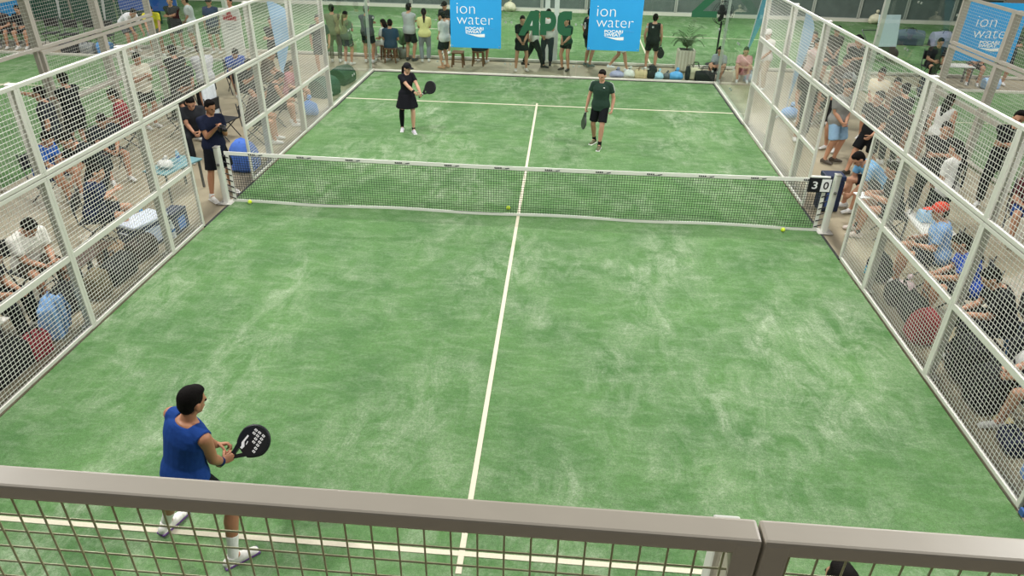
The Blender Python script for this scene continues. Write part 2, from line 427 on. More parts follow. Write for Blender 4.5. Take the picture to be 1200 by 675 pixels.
    if bottom in ('shorts', 'trousers'):
        b_ = MB(); f = blen if bottom == 'shorts' else 1.
        torso(b_, [(-.13, .11, .1, 0), (-.06, .168*hw, .121, -.004), (0, .178*hw, .13, -.006), (.075, .163*hw, .118, -.002)], 0.0)
        for s in (-1, 1):
            h, n_, a, fd, bk = legs[s]
            b_.tube([h, h.lerp(n_, f*.5), h.lerp(n_, f)], [q*B for q in (.100*k*hw, .096*k, (.094 if bottom == 'shorts' else .068)*k,)], 14, round_=bottom != 'shorts')
            if bottom == 'trousers': b_.tube([n_, n_.lerp(a, .3)+bk*.01*k, n_.lerp(a, .97)], [q*B for q in (.068*k, .068*k, .058*k,)], 14, round_=False)
        b_.build(bottom, fab(bcol), px, voxel=gv, smo=2)
    elif bottom in ('skirt', 'long_skirt'):
        b_ = MB(); mid = (legs[-1][1]+legs[1][1])/2; r_, f_, u_ = frame(0); L = []
        end = (.68 if fine else .62) if bottom == 'skirt' else 1.75
        kn = mid; an = (legs[-1][2]+legs[1][2])/2
        for i in range(7):
            t = i/6*end; c = pel.lerp(kn, t) if t <= 1 else kn.lerp(an, t-1)
            g = (.15 if i == 0 else .18+(.10 if fine else .06)*i/6 if bottom == 'skirt' else .178-.01*i/6)
            L.append((c+uP*.06*k*(1-i/6), r_*g*k, f_*(g-.045)*k))
        b_.loft(L, 22); b_.build('skirt', fab(bcol), px, voxel=gv, smo=2)
    for s in (-1, 1):
        h, n_, a, fd, bk = legs[s]
        # shoes
        so = MB(); w = fd.cross(Z).normalized(); up = w.cross(fd).normalized()
        b0 = a-up*.085*k
        so.ell(b0-fd*.045*k+up*.042*k, w*.037*k, fd*.05*k, up*.044*k, 12, 8)
        so.ell(b0+fd*.07*k+up*.034*k, w*.045*k, fd*.11*k, up*.036*k, 12, 8)
        so.ell(b0+fd*.145*k+up*.026*k, w*.041*k, fd*.05*k, up*.027*k, 12, 8)
        so.ell(b0+fd*.035*k+up*.058*k, w*.037*k, fd*.055*k, up*.034*k, 12, 8)
        so.tube([b0+up*.05*k-fd*.02*k, a+up*.005*k-fd*.008*k], [.043*k, .046*k], 12, round_=False)
        so.cbox(b0+fd*.055*k+up*.011*k, (.078*k, .27*k, .022*k), .01, Matrix((w, fd, up)).transposed())
        sh_o = so.build('shoe', mat(shoes, .6, 0, .1, 40), px, voxel=.012 if not fine else .007, smo=2)
        if fine:
            sl = MB(); sl.cbox(b0+fd*.055*k+up*.008*k, (.088*k, .285*k, .022*k), .012, Matrix((w, fd, up)).transposed())
            sl.build('sole', mat(P.get('sole', 'e8e8e6')), sh_o)
        if socks:
            sc = MB(); tp = P.get('sockh', .42)
            sc.tube([a+(a-n_).normalized()*.02, a.lerp(n_, tp*.5)+bk*.004, a.lerp(n_, tp)+bk*.008], [.043*k, .043*k, (.050 if tp > .3 else .044)*k], 14, round_=False)
            sc.build('sock', fab(socks), px, voxel=gv*.8, smo=1)
    # hair
    if hair:
        h_ = MB()
        h_.ell(C+hu*.034*kh-hf*.018*kh, hr*.0825*kh, hf*.094*kh, hu*.100*kh, 18, 12)
        h_.ell(C-hu*.008*kh-hf*.045*kh, hr*.074*kh, hf*.062*kh, hu*.080*kh, 14, 10)
        h_.ell(C+hu*.088*kh+hf*.022*kh, hr*.064*kh, hf*.062*kh, hu*.034*kh, 12, 8)
        if hair == 'long': h_.tube([C-hf*.05*kh, C-hf*.085*kh-hu*.12*kh, C-hf*.10*kh-hu*.30*kh], [.085*kh, .078*kh, .05*kh], 12)
        if hair == 'tail': h_.tube([C-hf*.09*kh+hu*.04*kh, C-hf*.15*kh-hu*.04*kh, C-hf*.14*kh-hu*.20*kh, C-hf*.12*kh-hu*.30*kh], [.035*kh, .036*kh, .034*kh, .018*kh], 10)
        if hair == 'bun': h_.sph(C-hf*.08*kh+hu*.09*kh, .05*kh, 12, 8)
        h_.build('hair', mat(hcol, .8, 0, .25, 90, .4, spec=.12), px, voxel=.013 if not fine else .009, smo=1)
    if cap:
        c_ = MB()
        c_.ell(C+hu*.05*kh-hf*.008*kh, hr*.09*kh, hf*.105*kh, hu*.088*kh, 18, 12)
        c_.ell(C+hu*.052*kh+hf*.13*kh, hr*.072*kh, hf*.075*kh, hu*.008*kh, 16, 6)
        c_.build('cap', fab(cap), px, voxel=.011, smo=1)
    if eyes:
        for s in (-1, 1):
            e_ = MB(); e_.sph(C+hf*.083*kh+hr*s*.03*kh-hu*.002*kh, (.012*kh, .012*kh, .0075*kh), 8, 6)
            e_.build('eye', mat('1a1412', .25), px, smooth=True)
    info = dict(root=px, C=C, hf=hf, hu=hu, hr=hr, arms=arms, legs=legs, k=k, rC=rC, fC=fC, uC=uC, spine=spine, frame=frame, sh=sh, M=Matrix.Translation((x, y, z)) @ Matrix.Rotation(-R(head), 4, 'Z'))
    NP[0] += 1
    return info
# ------------------------------------------------------------------ camera, light, world
cam = bpy.data.objects.new('camera', bpy.data.cameras.new('camera')); COL.objects.link(cam)
cam.location = (.6318, -10.8761, 4.8861); cam.rotation_euler = (1.04656637, -.0192728377, .0762580353)
cam.data.sensor_fit = 'HORIZONTAL'; cam.data.sensor_width = 36; cam.data.lens = 816.71*36/1200
cam.data.clip_start = .05; cam.data.clip_end = 200
scn.camera = cam
scn.view_settings.view_transform = 'Standard'; scn.view_settings.look = 'None'
scn.view_settings.gamma = 1; scn.view_settings.exposure = 0.0; scn.view_settings.use_curve_mapping = False
scn.cycles.use_denoising = True
scn.cycles.transparent_max_bounces = 24; scn.cycles.max_bounces = 6
w = bpy.data.worlds.new('hall'); scn.world = w; w.use_nodes = True
_g = w.node_tree.nodes.new('ShaderNodeTexCoord'); _s = w.node_tree.nodes.new('ShaderNodeSeparateXYZ')
w.node_tree.links.new(_g.outputs['Generated'], _s.inputs[0])
_r = ramp(w.node_tree, _s.outputs[2], [(.0, (.10, .105, .10)), (.25, (.35, .36, .36)), (.75, (.99, .985, .97))])
w.node_tree.links.new(_r.outputs[0], w.node_tree.nodes['Background'].inputs[0])
w.node_tree.nodes['Background'].inputs[1].default_value = .35
def lamp(x, y, z, tx, ty, e, s=.7):
    l = bpy.data.lights.new('flood_light', 'AREA'); l.shape = 'RECTANGLE'; l.size = s*.6; l.size_y = s*.4; l.energy = e; l.color = (1, .985, .95)
    o = bpy.data.objects.new('flood_light', l); COL.objects.link(o); o.location = (x, y, z)
    o.rotation_euler = (V((tx, ty, 0))-V((x, y, z))).to_track_quat('-Z', 'Y').to_euler()
for sx in (-1, 1):
    for y in (-7.2, -2.6, 2.6, 7.2):
        lamp(sx*4.75, y, 6.4, sx*1.6, y, 262)
    for y in (2, 8): lamp(sx*14.2, y, 7, sx*14.2, y, 330)
for x in (-8, 0, 8): lamp(x, 17, 7, x, 17, 560)

# ------------------------------------------------------------------ floors
TURF = turf_material(); CONC = concrete_material(); GLASS = glass_material()
WHITE = paint('e2e2da'); STEEL = paint('d6d5cb', .45); KERB = paint('d6d3c6', .6); LINE = mat('d6cfb8', .8, 0, .08, 60, .2)
DARK = mat('2c2f2c', .7)
struct(MB().box((0, 11, -.12), (90, 66, .2)).build('floor', CONC))
def turf(name, cx, cy, sx, sy, lines):
    o = struct(MB().box((0, 0, -.03), (sx, sy, .06)).build(name, TURF, None, loc=(cx, cy, 0)))
    l = MB()
    for i, (x0, y0, x1, y1) in enumerate(lines): l.box(((x0+x1)/2, (y0+y1)/2, .003+.0012*(i == len(lines)-1 or i == 1 and len(lines) > 3)), (abs(x1-x0), abs(y1-y0), .006))
    l.build('court_line', LINE, o); return o
PL = [(-5, 6.925, 5, 6.975), (-5, -6.975, 5, -6.925), (-.025, -7.15, .025, 7.15)]
turf('floor_turf', 0, 0, 10, 20, PL)
turf('floor_turf_left', -14.3, 0, 10, 21, PL)
turf('floor_turf_right', 14.2, 0, 10, 20.4, PL)
FL = [(3.05-.025, -5.1, 3.05+.025, 5.1), (2.85, -.025, 17.2, .025), (16.97, -5.1, 17.02, 5.1)]
turf('floor_turf_far_right', .35, 17.25, 40, 10.2, FL+[(-3.72, -5.1, -3.67, 5.1), (-17.2, -.025, -3.5, .025)])
# dark gap strip and pale kerbs round the turf
def kerb(name, a, b, w_, h, m, z=0):
    o = MB().bar(V(a)+V((0, 0, z+h/2)), V(b)+V((0, 0, z+h/2)), w_, h).build(name, m); return struct(o)
kerb('trim_1', (-5.0, 10.06, 0), (5.0, 10.06, 0), .10, .045, KERB)
kerb('trim_2', (-5.06, 6, 0), (-5.06, 10.1, 0), .10, .05, KERB)
kerb('trim_3', (5.06, 6, 0), (5.06, 10.1, 0), .10, .05, KERB)
kerb('trim_4', (-5, 9.985, 0), (5, 9.985, 0), .05, .012, DARK)
kerb('trim_5', (-4.985, 6, 0), (-4.985, 9.96, 0), .03, .012, DARK)
kerb('trim_6', (4.985, 6, 0), (4.985, 9.96, 0), .03, .012, DARK)
kerb('trim_7', (-5.02, -1, -.02), (-5.02, 1, -.02), .04, .024, DARK)
kerb('trim_8', (5.02, -1, -.02), (5.02, 1, -.02), .04, .024, DARK)
kerb('trim_9', (-19.6, 12.08, 0), (20.3, 12.08, 0), .09, .07, KERB)
kerb('trim_10', (-19.6, 12.16, 0), (20.3, 12.16, 0), .06, .03, DARK)
kerb('trim_11', (-19.3, 10.56, 0), (-9.3, 10.56, 0), .10, .06, KERB)
kerb('trim_12', (9.2, 10.25, 0), (19.2, 10.25, 0), .10, .06, KERB)
kerb('trim_13', (-19.6, 22.42, 0), (20.3, 22.42, 0), .14, .12, KERB)

# ------------------------------------------------------------------ fences
def panel(x, y0, y1, z0, z1, label, group, rails=(), axis='y', fw=.045, pitch=.05, wr=.0029, fm=None, wm=None, name='wire_fence', dep=.04):
    """welded mesh panel in a steel frame; axis 'y' runs along the court, 'x' across it"""
    def P(t, z, o=0): return (x+o, t, z) if axis == 'y' else (t, x+o, z)
    fm = fm or STEEL; wm = wm or WHITE
    def S(dt, dz): return (dep, dt, dz) if axis == 'y' else (dt, dep, dz)
    f = MB(); L = y1-y0; H = z1-z0; c = (y0+y1)/2
    for z in (z0+fw/2, z1-fw/2): f.cbox(P(c, z), S(L, fw), .006)
    for t in (y0+fw/2, y1-fw/2): f.cbox(P(t, (z0+z1)/2), S(fw, H-fw*2), .004)
    o = f.build(name, fm); tag(o, label, 'fence panel', group)
    m = MB(); n = int(round((L-fw*2)/pitch)); q = int(round((H-fw*2)/pitch))
    for i in range(1, n): t = y0+fw+(L-2*fw)*i/n; m.wire(P(t, z0+fw*.6), P(t, z1-fw*.6), wr*.9)
    for i in range(1, q): z = z0+fw+(H-2*fw)*i/q; m.wire(P(y0+fw*.6, z, wr*1.6), P(y1-fw*.6, z, wr*1.6), wr*1.12)
    m.build('wire_mesh', wm, o)
    for z in rails: MB().cbox(P(c, z), S(L-2*fw, fw*1.6), .005).build('middle_rail', fm, o)
    return o
def post(x, y, z1, label, group, s=.08, m=None, z0=0):
    o = MB().cbox((0, 0, (z0+z1)/2), (s, s, z1-z0), .008).build('fence_post', m or STEEL, None, loc=(x, y, 0))
    MB().cbox((0, 0, .006+z0), (s*2, s*2, .012), .003).build('base_plate', m or STEEL, o)
    MB().cbox((0, 0, z1+.006), (s*1.06, s*1.06, .014), .004).build('post_cap', m or STEEL, o)
    return tag(o, label, 'post', group)
SIDE = {-1: 'left', 1: 'right'}
for s in (-1, 1):
    X = s*5.03; sd = SIDE[s]; g = 'mesh panels of the %s fence' % sd; gp = 'posts of the %s fence' % sd
    low = [(-6, -4, 'nearest the camera'), (-4, -2, 'next to nearest the camera'), (-2, -1, 'narrow, on the camera side of the gateway'),
           (1, 2, 'narrow, on the far side of the gateway'), (2, 4, 'second beyond the gateway'), (4, 6, 'farthest, touching the glass')]
    for a, b, w_ in low:
        panel(X, a, b, .02, 1.99, 'white wire mesh, %s court fence, lower row, %s' % (sd, w_), g, (1.0,))
    up = [(-6, -4, 'nearest the camera'), (-4, -2, 'next to nearest the camera'), (-2, 0, 'above the near half of the gateway'),
          (0, 2, 'above the far half of the gateway'), (2, 4, 'second before the glass'), (4, 6, 'farthest, touching the glass')]
    for a, b, w_ in up:
        panel(X, a, b, 2.0, 3.0, 'white wire mesh, %s court fence, upper row, %s' % (sd, w_), g)
    for y, w_ in ((-6, 'nearest the camera'), (-4, 'second from the camera'), (-2, 'just before the gateway'), (2, 'just past the gateway'), (4, 'second before the glass'), (6, 'where mesh meets glass')):
        post(s*5.105, y+.05, 2.98, 'square pale steel post behind the %s mesh fence, %s' % (sd, w_), gp)
# glass back and sides
def pane(c, size, label, group, kerbm=True):
    o = MB().cbox(c, size, .003).build('glass_screen', GLASS); tag(o, label, 'glass pane', group)
    t = max(size[0], size[1])
    for dx in (-.42, .42):
        for z in (.35, 1.5, 2.6):
            p = V(c)+(V((dx*t*1.1, 0, z-c[2])) if size[0] > size[1] else V((0, dx*t*1.1, z-c[2])))
            f = MB().cbox(p, (.05, .03, .05) if size[0] > size[1] else (.03, .05, .05), .006)
            f.build('clamp', paint('9aa39a'), o)
    return o
ords = ['leftmost', 'second from left', 'middle', 'second from right', 'rightmost']
for i in range(5):
    pane((-4+2*i, 10.03, 1.53), (1.985, .012, 2.94), 'clear glass pane of the far back wall, %s of five' % ords[i], 'glass panes of the far back wall')
for s in (-1, 1):
    for y, w_ in ((7, 'beside the mesh'), (9, 'in the far corner')):
        pane((s*5.04, y, 1.53), (.012, 1.985, 2.94), 'clear glass pane of the %s side wall, %s' % (SIDE[s], w_), 'glass panes of the side walls')
    post(s*5.12, 10.12, 3.0, 'pale steel corner post of the far glass wall, %s end' % SIDE[s], 'corner posts', .07, paint('b9c2b8'))
    # near glass pane starts at y=-6 with a dark edge and blue foot pad
    o = pane((s*5.04, -7.02, 1.53), (.012, 1.98, 2.94), 'clear glass pane of the %s side wall, nearest the camera' % SIDE[s], 'glass panes of the side walls')
    MB().cbox((s*5.04, -6.045, 1.5), (.045, .03, 2.95), .006).build('edge_strip', mat('22262c', .5), o)
    MB().cbox((s*5.005, -6.075, .05), (.03, .07, .07), .01).build('foot_pad', mat('3d5f9c', .6), o)
# fence top in front of the camera (near back wall), grey box section with 50 mm mesh
RAIL = mat('b9b1a2', .42, 0, .05, 14, .05, name='rail paint'); WIREB = mat('a0a07c', .4, .2, .08, 60, name='wire')
def near_panel(x0, x1, label):
    f = MB(); zt = 3.885; d = .053; h = .036; y = -9.9715
    f.cbox(((x0+x1)/2, y, zt-h/2), (x1-x0, d, h), .006)
    f.cbox(((x0+x1)/2, y, 2.98), (x1-x0, d, h), .006)
    for t in (x0+.024, x1-.024): f.cbox((t, y-.0005, (zt+2.96)/2), (.048, d+.001, zt-2.96-.012), .006)
    o = f.build('wire_fence', RAIL); tag(o, label, 'fence panel', 'mesh panels on top of the near back wall')
    m = MB(); yw = -9.994; n = int((x1-x0)/.05)
    for i in range(1, n): m.tube([(x0+i*.05, yw, 2.97), (x0+i*.05, yw, zt-h+.004)], .0021, 6)
    for i in range(19): z = 2.99+i*.0475; m.tube([(x0+.03, yw+.004, z), (x1-.03, yw+.004, z)], .0021, 6, round_=False)
    m.build('wire_mesh', WIREB, o)
for x0, x1, w_ in ((-2.98, -.985, 'far left, half out of the picture'), (-.98, 1.031, 'under the camera, left of the joint'), (1.036, 3.03, 'under the camera, right of the joint')):
    near_panel(x0, x1, 'taupe box rail fence panel with olive wire mesh, '+w_)
for x in (-.985, 1.033):
    post(x-.03, -9.90, 3.80, 'white post on the court side of the near rail, '+('left' if x < 0 else 'by the joint'), 'posts of the near back wall', .05, WHITE)
# neighbouring courts' side fences
for s in (-1, 1):
    X = s*9.2; sd = SIDE[s]; g = 'mesh panels of the neighbouring court on the %s' % sd
    for a, b, w_ in ((-2, 0, 'closest'), (0, 2, 'second'), (2, 4, 'third'), (4, 6, 'farthest')):
        panel(X, a, b, 2.03, 3.0, 'upper grey mesh, neighbouring %s fence, %s to the camera' % (sd, w_), g, fm=paint('b5b0a4'), wm=paint('c2c2b8'), pitch=.0625, wr=.0024, fw=.06, dep=.06)
        if a >= 2: panel(X, a, b, .02, 2.0, 'lower grey mesh, neighbouring %s fence, %s to the camera' % (sd, w_), g, (1.0,), fm=paint('b5b0a4'), wm=paint('c2c2b8'), pitch=.0625, wr=.0024, fw=.06, dep=.06)
    for y in (-2, 0, 2, 4, 6): post(X+s*.085, y, 2.98, 'grey post of the neighbouring %s fence, %s' % (sd, {-2: 'closest to the camera', 0: 'second from the camera', 2: 'third from the camera', 4: 'fourth from the camera', 6: 'where its glass begins'}[y]), 'posts of the neighbouring %s fence' % sd, .09, paint('b5b0a4'))
    post(X+s*.05, 10.0, 3.6, 'pale corner post of the neighbouring court on the %s' % sd, 'corner posts of the neighbours', .12, paint('c3c6bc'))
    for y in (7, 9):
        pane((X, y, 1.53), (.012, 1.985, 2.94), 'clear glass pane of the neighbouring %s court side, %s' % (sd, 'nearer' if y == 7 else 'farther'), 'glass panes of the neighbours')
# far end: dark windscreen fence with white frames behind the far courts
SCR = mat('5f6c66', .85, 0, .25, 3, 0, name='screen')
for i in range(20):
    x = -19.5+2*i
    o = MB().cbox((x, 22.9, .06), (1.97, .05, .06)).cbox((x, 22.9, 1.0), (1.97, .05, .05)).cbox((x, 22.9, 2.97), (1.97, .05, .06)).cbox((x-.96, 22.9, 1.5), (.06, .06, 3)).cbox((x+.96, 22.9, 1.5), (.05, .05, 3)).build('wire_fence', paint('aeb5aa'))
    tag(o, 'dark screened fence panel with pale frame closing the far courts', 'fence panel', 'screened panels behind the far courts')
    MB().box((x, 22.94, 1.5), (1.9, .012, 2.9)).build('wind_screen', SCR, o)
for x in (0.04, .33):
    o = MB().cbox((0, 0, 2), (.15, .15, 4), .01).build('steel_column', paint('d4d8d0'), None, loc=(x, 12.25, 0))
    tag(o, 'white square steel column behind the green letters, %s of the pair' % ('left' if x < .2 else 'right'), 'column', 'pair of white columns')
for x, w_ in ((10.6, 'left'), (14.5, 'right')):
    o = MB().cbox((0, 0, 2.5), (.7, .3, 5), .03).build('hall_column', paint('b9baa6'), None, loc=(x+4.5, 24.5, 0))
    tag(o, 'pale hall column behind the far screen fence, %s of two' % w_, 'column', 'hall columns')

# ------------------------------------------------------------------ net
NETM = mat('16211a', .8)
nt_ = MB()
def ntop(x): return .885+.04*(abs(x)/5)**1.5
N = 232
for i in range(N+1):
    x = -4.9+9.8*i/N; nt_.wire((x, 0, .05), (x, 0, ntop(x)-.03), .0034)
for j in range(21):
    t = j/20
    pts = [(-4.9+9.8*i/24, 0, .05+(ntop(-4.9+9.8*i/24)-.08)*t) for i in range(25)]
    for a, b in zip(pts, pts[1:]): nt_.wire(a, b, .0034)
net = nt_.build('court_net', NETM); tag(net, 'dark padel net with white top band stretched across the green court', 'net')
tp = MB(); bt = MB()
for i in range(40):
    a, b = -4.98+9.96*i/40, -4.98+9.96*(i+1)/40
    tp.bar((a, 0, ntop(a)-.028), (b, 0, ntop(b)-.028), .016, .06)
    bt.bar((a, 0, .035+.012*math.sin(a*2.3)), (b, 0, .035+.012*math.sin(b*2.3)), .014, .045)
tp.build('top_band', WHITE, net); bt.build('bottom_band', WHITE, net)
for i in range(12):
    x = -4.55+i*.83; mk = MB()
    for k_ in range(4): mk.box((x+k_*.032, -.0105, ntop(x)-.03), (.02, .004, .024))
    mk.box((x+.2, -.0105, ntop(x)-.034), (.07, .004, .014), Matrix.Rotation(R(-8), 3, 'Y')).box((x+.1, -.0095, ntop(x)-.044), (.2, .003, .006))
    mk.build('band_lettering', mat('3a3d3f'), net)
for s in (-1, 1):
    MB().bar((s*4.93, 0, .04), (s*4.93, 0, .89), .06, .012, (0, 1, 0)).build('side_band', WHITE, net)
    lc = MB()
    for k_ in range(8): lc.bar((s*4.91, -.012, .08+k_*.105), (s*5.02, -.012, .12+k_*.105), .016, .012)
    lc.build('lacing', mat('1c1d1e'), net)
    p = MB().cbox((0, 0, .51), (.085, .10, 1.0), .012).build('net_post', WHITE, None, loc=(s*5.09, 0, -.02))
    MB().cbox((0, 0, .02), (.24, .24, .016), .004).build('base_plate', paint('bdbcb4'), p)
    MB().cbox((0, 0, 1.015), (.095, .11, .02), .006).build('post_cap', paint('c4c3ba'), p)
    MB().sph((s*.0, -.06, .72), .025).build('winder', mat('70706c', .4, .6), p, smooth=True)
    tag(p, 'white steel net post at the %s end of the net' % SIDE[s], 'net post', 'net posts')

# ------------------------------------------------------------------ banners and decals
BLUE = mat('2f9fe0', .55, 0, .03, 4, .0, spec=.3); BTXT = mat('f2f7fb', .6)
SKYB = mat('58b6ea', .6, 0, .02)
def ion_banner(x0, x1, z0, z1, y, label, dx, dz, sx=1., sz=1.):
    o = MB().cbox(((x0+x1)/2, y, (z0+z1)/2), (x1-x0, .012, z1-z0), .004).build('banner', BLUE); tag(o, label, 'banner', 'blue drink banners')
    f = y-.0085
    def T(body, a, b, c, d, off, nm='lettering', m=BTXT): return text(nm, body, m, o, dx+a*sx, dx+b*sx, dz+c*sz, dz+d*sz, f, off)
    T('ion', 0, .52, 0, .275, -.018); T('water', 0, 1.04, -.285, -.075, -.018)
    T('POCARI', .245, .765, -.435, -.355, .03); T('SWEAT', .245, .72, -.525, -.445, .03)
    T('ION SUPPLY', .82, 1.08, -.40, -.375, 0, 'small_lettering', SKYB); T('DRINK', .82, .98, -.37, -.345, 0, 'small_lettering', SKYB)
    wv = [(.245, -.535), (.42, -.55), (.56, -.555), (.80, -.535), (.80, -.62), (.70, -.625), (.60, -.62), (.45, -.585), (.33, -.555)]
    w2 = MB().prism([[(dx+a*sx, dz+b*sz) for a, b in wv]], 0, .004); w2.v = [(a, f-c, b) for a, b, c in w2.v]
    w2.build('wave_mark', BTXT, o)
    for c in ((x0+.05, z0+.05), (x1-.05, z0+.05)): MB().cbox((c[0], f, c[1]), (.03, .008, .03), .003).build('eyelet', mat('b8c4cc', .3, .7), o)
    return o
ion_banner(-2.665, -1.205, .775, 2.45, 9.985, 'sky blue banner on the far glass, left of the green letters', -2.475, 1.705)
ion_banner(1.275, 2.755, .835, 2.5, 9.985, 'sky blue banner on the far glass, right of the green letters', 1.485, 1.75)
ion_banner(11.35, 12.95, .9, 2.42, 9.96, 'sky blue banner on the neighbouring court at upper right, seen through mesh', 11.72, 1.80, 1., 1.)
DG = mat('1f5a3c', .6, 0, .04)
def decal(name, loops, label):
    m = MB().prism(loops, 0, .004); m.v = [(a, 10.018-c, b) for a, b, c in m.v]
    return tag(m.build(name, DG), label, 'glass lettering', 'green letters on the far glass')
decal('letter_decal', [[(-.72, 1.16), (-.53, 1.16), (-.455, 1.30), (-.315, 1.30), (-.315, 1.17), (-.115, 1.17), (-.14, 1.84), (-.38, 1.83)], [(-.385, 1.43), (-.315, 1.43), (-.32, 1.585)]], 'dark green letter A stuck on the far glass')
def arc(cx, cz, rx, rz, a0, a1, n=12): return [(cx+rx*math.cos(R(a0+(a1-a0)*i/n)), cz+rz*math.sin(R(a0+(a1-a0)*i/n))) for i in range(n+1)]
decal('letter_decal', [[(-.095, 1.19), (.09, 1.19), (.09, 1.30)]+arc(.16, 1.57, .20, .27, -80, 80)+[(.05, 1.84), (-.10, 1.84)], [(.05, 1.50), (.05, 1.66), (.16, 1.66), (.20, 1.62), (.20, 1.54), (.16, 1.50)]], 'dark green letter P stuck on the far glass')
decal('letter_decal', [[(.79, 1.85)]+[(.79, 1.62), (.66, 1.62)]+[(.585, 1.57), (.585, 1.44), (.63, 1.40)]+[(.79, 1.40), (.79, 1.19)]+arc(.60, 1.40, .21, .21, 270, 180, 6)+arc(.60, 1.64, .21, .21, 180, 90, 6)], 'dark green letter C stuck on the far glass')
decal('letter_decal', [[(4.10, 1.80), (4.80, 1.81), (4.79, 1.97), (4.39, 1.97), (4.78, 2.36), (4.80, 2.52), (4.12, 2.52), (4.12, 2.36), (4.50, 2.36), (4.10, 1.95)]], 'dark green letter Z stuck on the far glass near the right corner')
# ------------------------------------------------------------------ rackets and balls
BLK = mat('15171a', .35, 0, .1, 40); WGR = mat('e6e6e6', .5)
def racket(label, loc, ydir, zdir, face='15171a', edge='1d2023', marks=False, grip='1a1a1a', capc='f0f0ee', k=1.):
    """handle from the origin along +y, head beyond it; flat face towards +z"""
    y = V(ydir).normalized(); z = V(zdir); z = (z-y*z.dot(y)).normalized(); x = y.cross(z)
    M = Matrix((x, y, z)).transposed().to_4x4()
    out = []
    for i in range(40):
        t = math.tau*i/40; a = math.sin(t); c = -math.cos(t)
        wv = .128*(1-.10*(c < 0)*abs(c)); out.append((wv*a*(1-.16*max(0, -c)), .318+.135*c+(0 if c > 0 else .01*c)))
    out = [p for p in out if p[1] > .215]          # head curve, bottom left open for the throat
    out.sort(key=lambda p: math.atan2(p[0], -(p[1]-.30)))
    neck = [(.018, .10), (-.018, .10)]
    lp = out+[]                                     # counter-clockwise head then neck
    lp = [(-.018, .10), (.018, .10)]+sorted([p for p in out if p[0] > 0], key=lambda p: p[1])+sorted([p for p in out if p[0] <= 0], key=lambda p: -p[1])
    hole = [(0, .135), (.026, .198), (-.026, .198)]
    f = MB().prism([lp, hole], -.017, .017)
    r_ = f.build('racket', mat(face, .32, 0, .1, 30)); r_.matrix_world = Matrix.Translation(V(loc)) @ M @ Matrix.Scale(k, 4)
    e = MB()
    ring = lp[2:]
    e.tube([(a*1.01, b, 0) for a, b in ring], .014, 6); e.build('edge_guard', mat(edge, .4), r_, smooth=True)
    g = MB().tube([(0, .0, 0), (0, .11, 0)], [.0165, .0155], 10, round_=False); g.build('grip', mat(grip, .8, 0, .2, 60, .3), r_, smooth=True)
    MB().tube([(0, .092, 0), (0, .112, 0)], [.0195, .019], 10, round_=False).build('grip_collar', mat(capc, .6), r_)
    MB().tube([(0, -.012, 0), (0, .004, 0)], [.0195, .0195], 10).build('butt_cap', mat(edge, .6), r_, smooth=True)
    h = MB()
    for i in range(-3, 4):
        for j in range(-3, 5):
            px, py = i*.027+(.0135 if j % 2 else 0), .325+j*.024
            if (px/.105)**2+((py-.325)/.11)**2 < 1 and not marks: h.lathe([(.0045, .0172), (.0045, .0176)], 7, (px, py, 0))
    if h.v: h.build('drill_holes', mat('050505', .9), r_)
    if marks:
        m = MB()
        # three slanted bars made of outlined blocks, rising to the tip side
        for bi, (bx, n) in enumerate(((-.062, 2), (-.022, 4), (.024, 6))):
            for q in range(n):
                cx = bx+.010*q-.0; cy = .405-.028*q-.012*(2-bi)*0
                cx = bx+(.0095)*(n-1-q)*-0+q*.012-(n-2)*.002; cy = .392-q*.027+bi*.012
                o_ = [(cx-.013, cy-.011), (cx+.013, cy-.006), (cx+.011, cy+.011), (cx-.015, cy+.006)]
                c0 = V((cx, cy)); i_ = [tuple(c0+(V(p)-c0)*.42) for p in o_]
                m.prism([o_, i_], .0172, .0182)
        m.build('bar_emblem', WGR, r_)
        s = MB()
        s.prism([[(-.072, .315), (-.058, .318), (-.040, .262), (-.006, .240), (-.002, .212), (-.022, .206), (-.026, .222), (-.05, .24)]], .0172, .0182)
        s.prism([[(-.03, .285), (-.022, .287), (-.008, .262), (-.014, .258)]], .0172, .018)
        s.build('zigzag_mark', WGR, r_)
    return tag(r_, label, 'racket')
def ball(x, y, z, label):
    b = MB().sph((0, 0, 0), .036, 16, 10).build('tennis_ball', mat('d3ec2c', .9, 0, .08, 80, .5), None, True, loc=(x, y, z))
    c = MB(); pts = []
    for i in range(41):
        t = math.tau*i/40; p = V((math.cos(t)+.35*math.cos(3*t), math.sin(t)-.35*math.sin(3*t), 1.0*math.sin(2*t))).normalized()*.0357; pts.append(p)
    c.tube(pts, .0013, 5, round_=False); c.build('seam', mat('f2f4e0'), b)
    return tag(b, label, 'ball', 'yellow balls by the net')
ball(-4.67, -.02, .036, 'yellow ball lying below the left end of the net')
ball(4.40, -.09, .036, 'yellow ball in front of the right end of the net')
ball(-.19, .26, .036, 'yellow ball behind the net beside the centre line')

# ------------------------------------------------------------------ the four players
BF = dict(fine=True, vox=.0085)
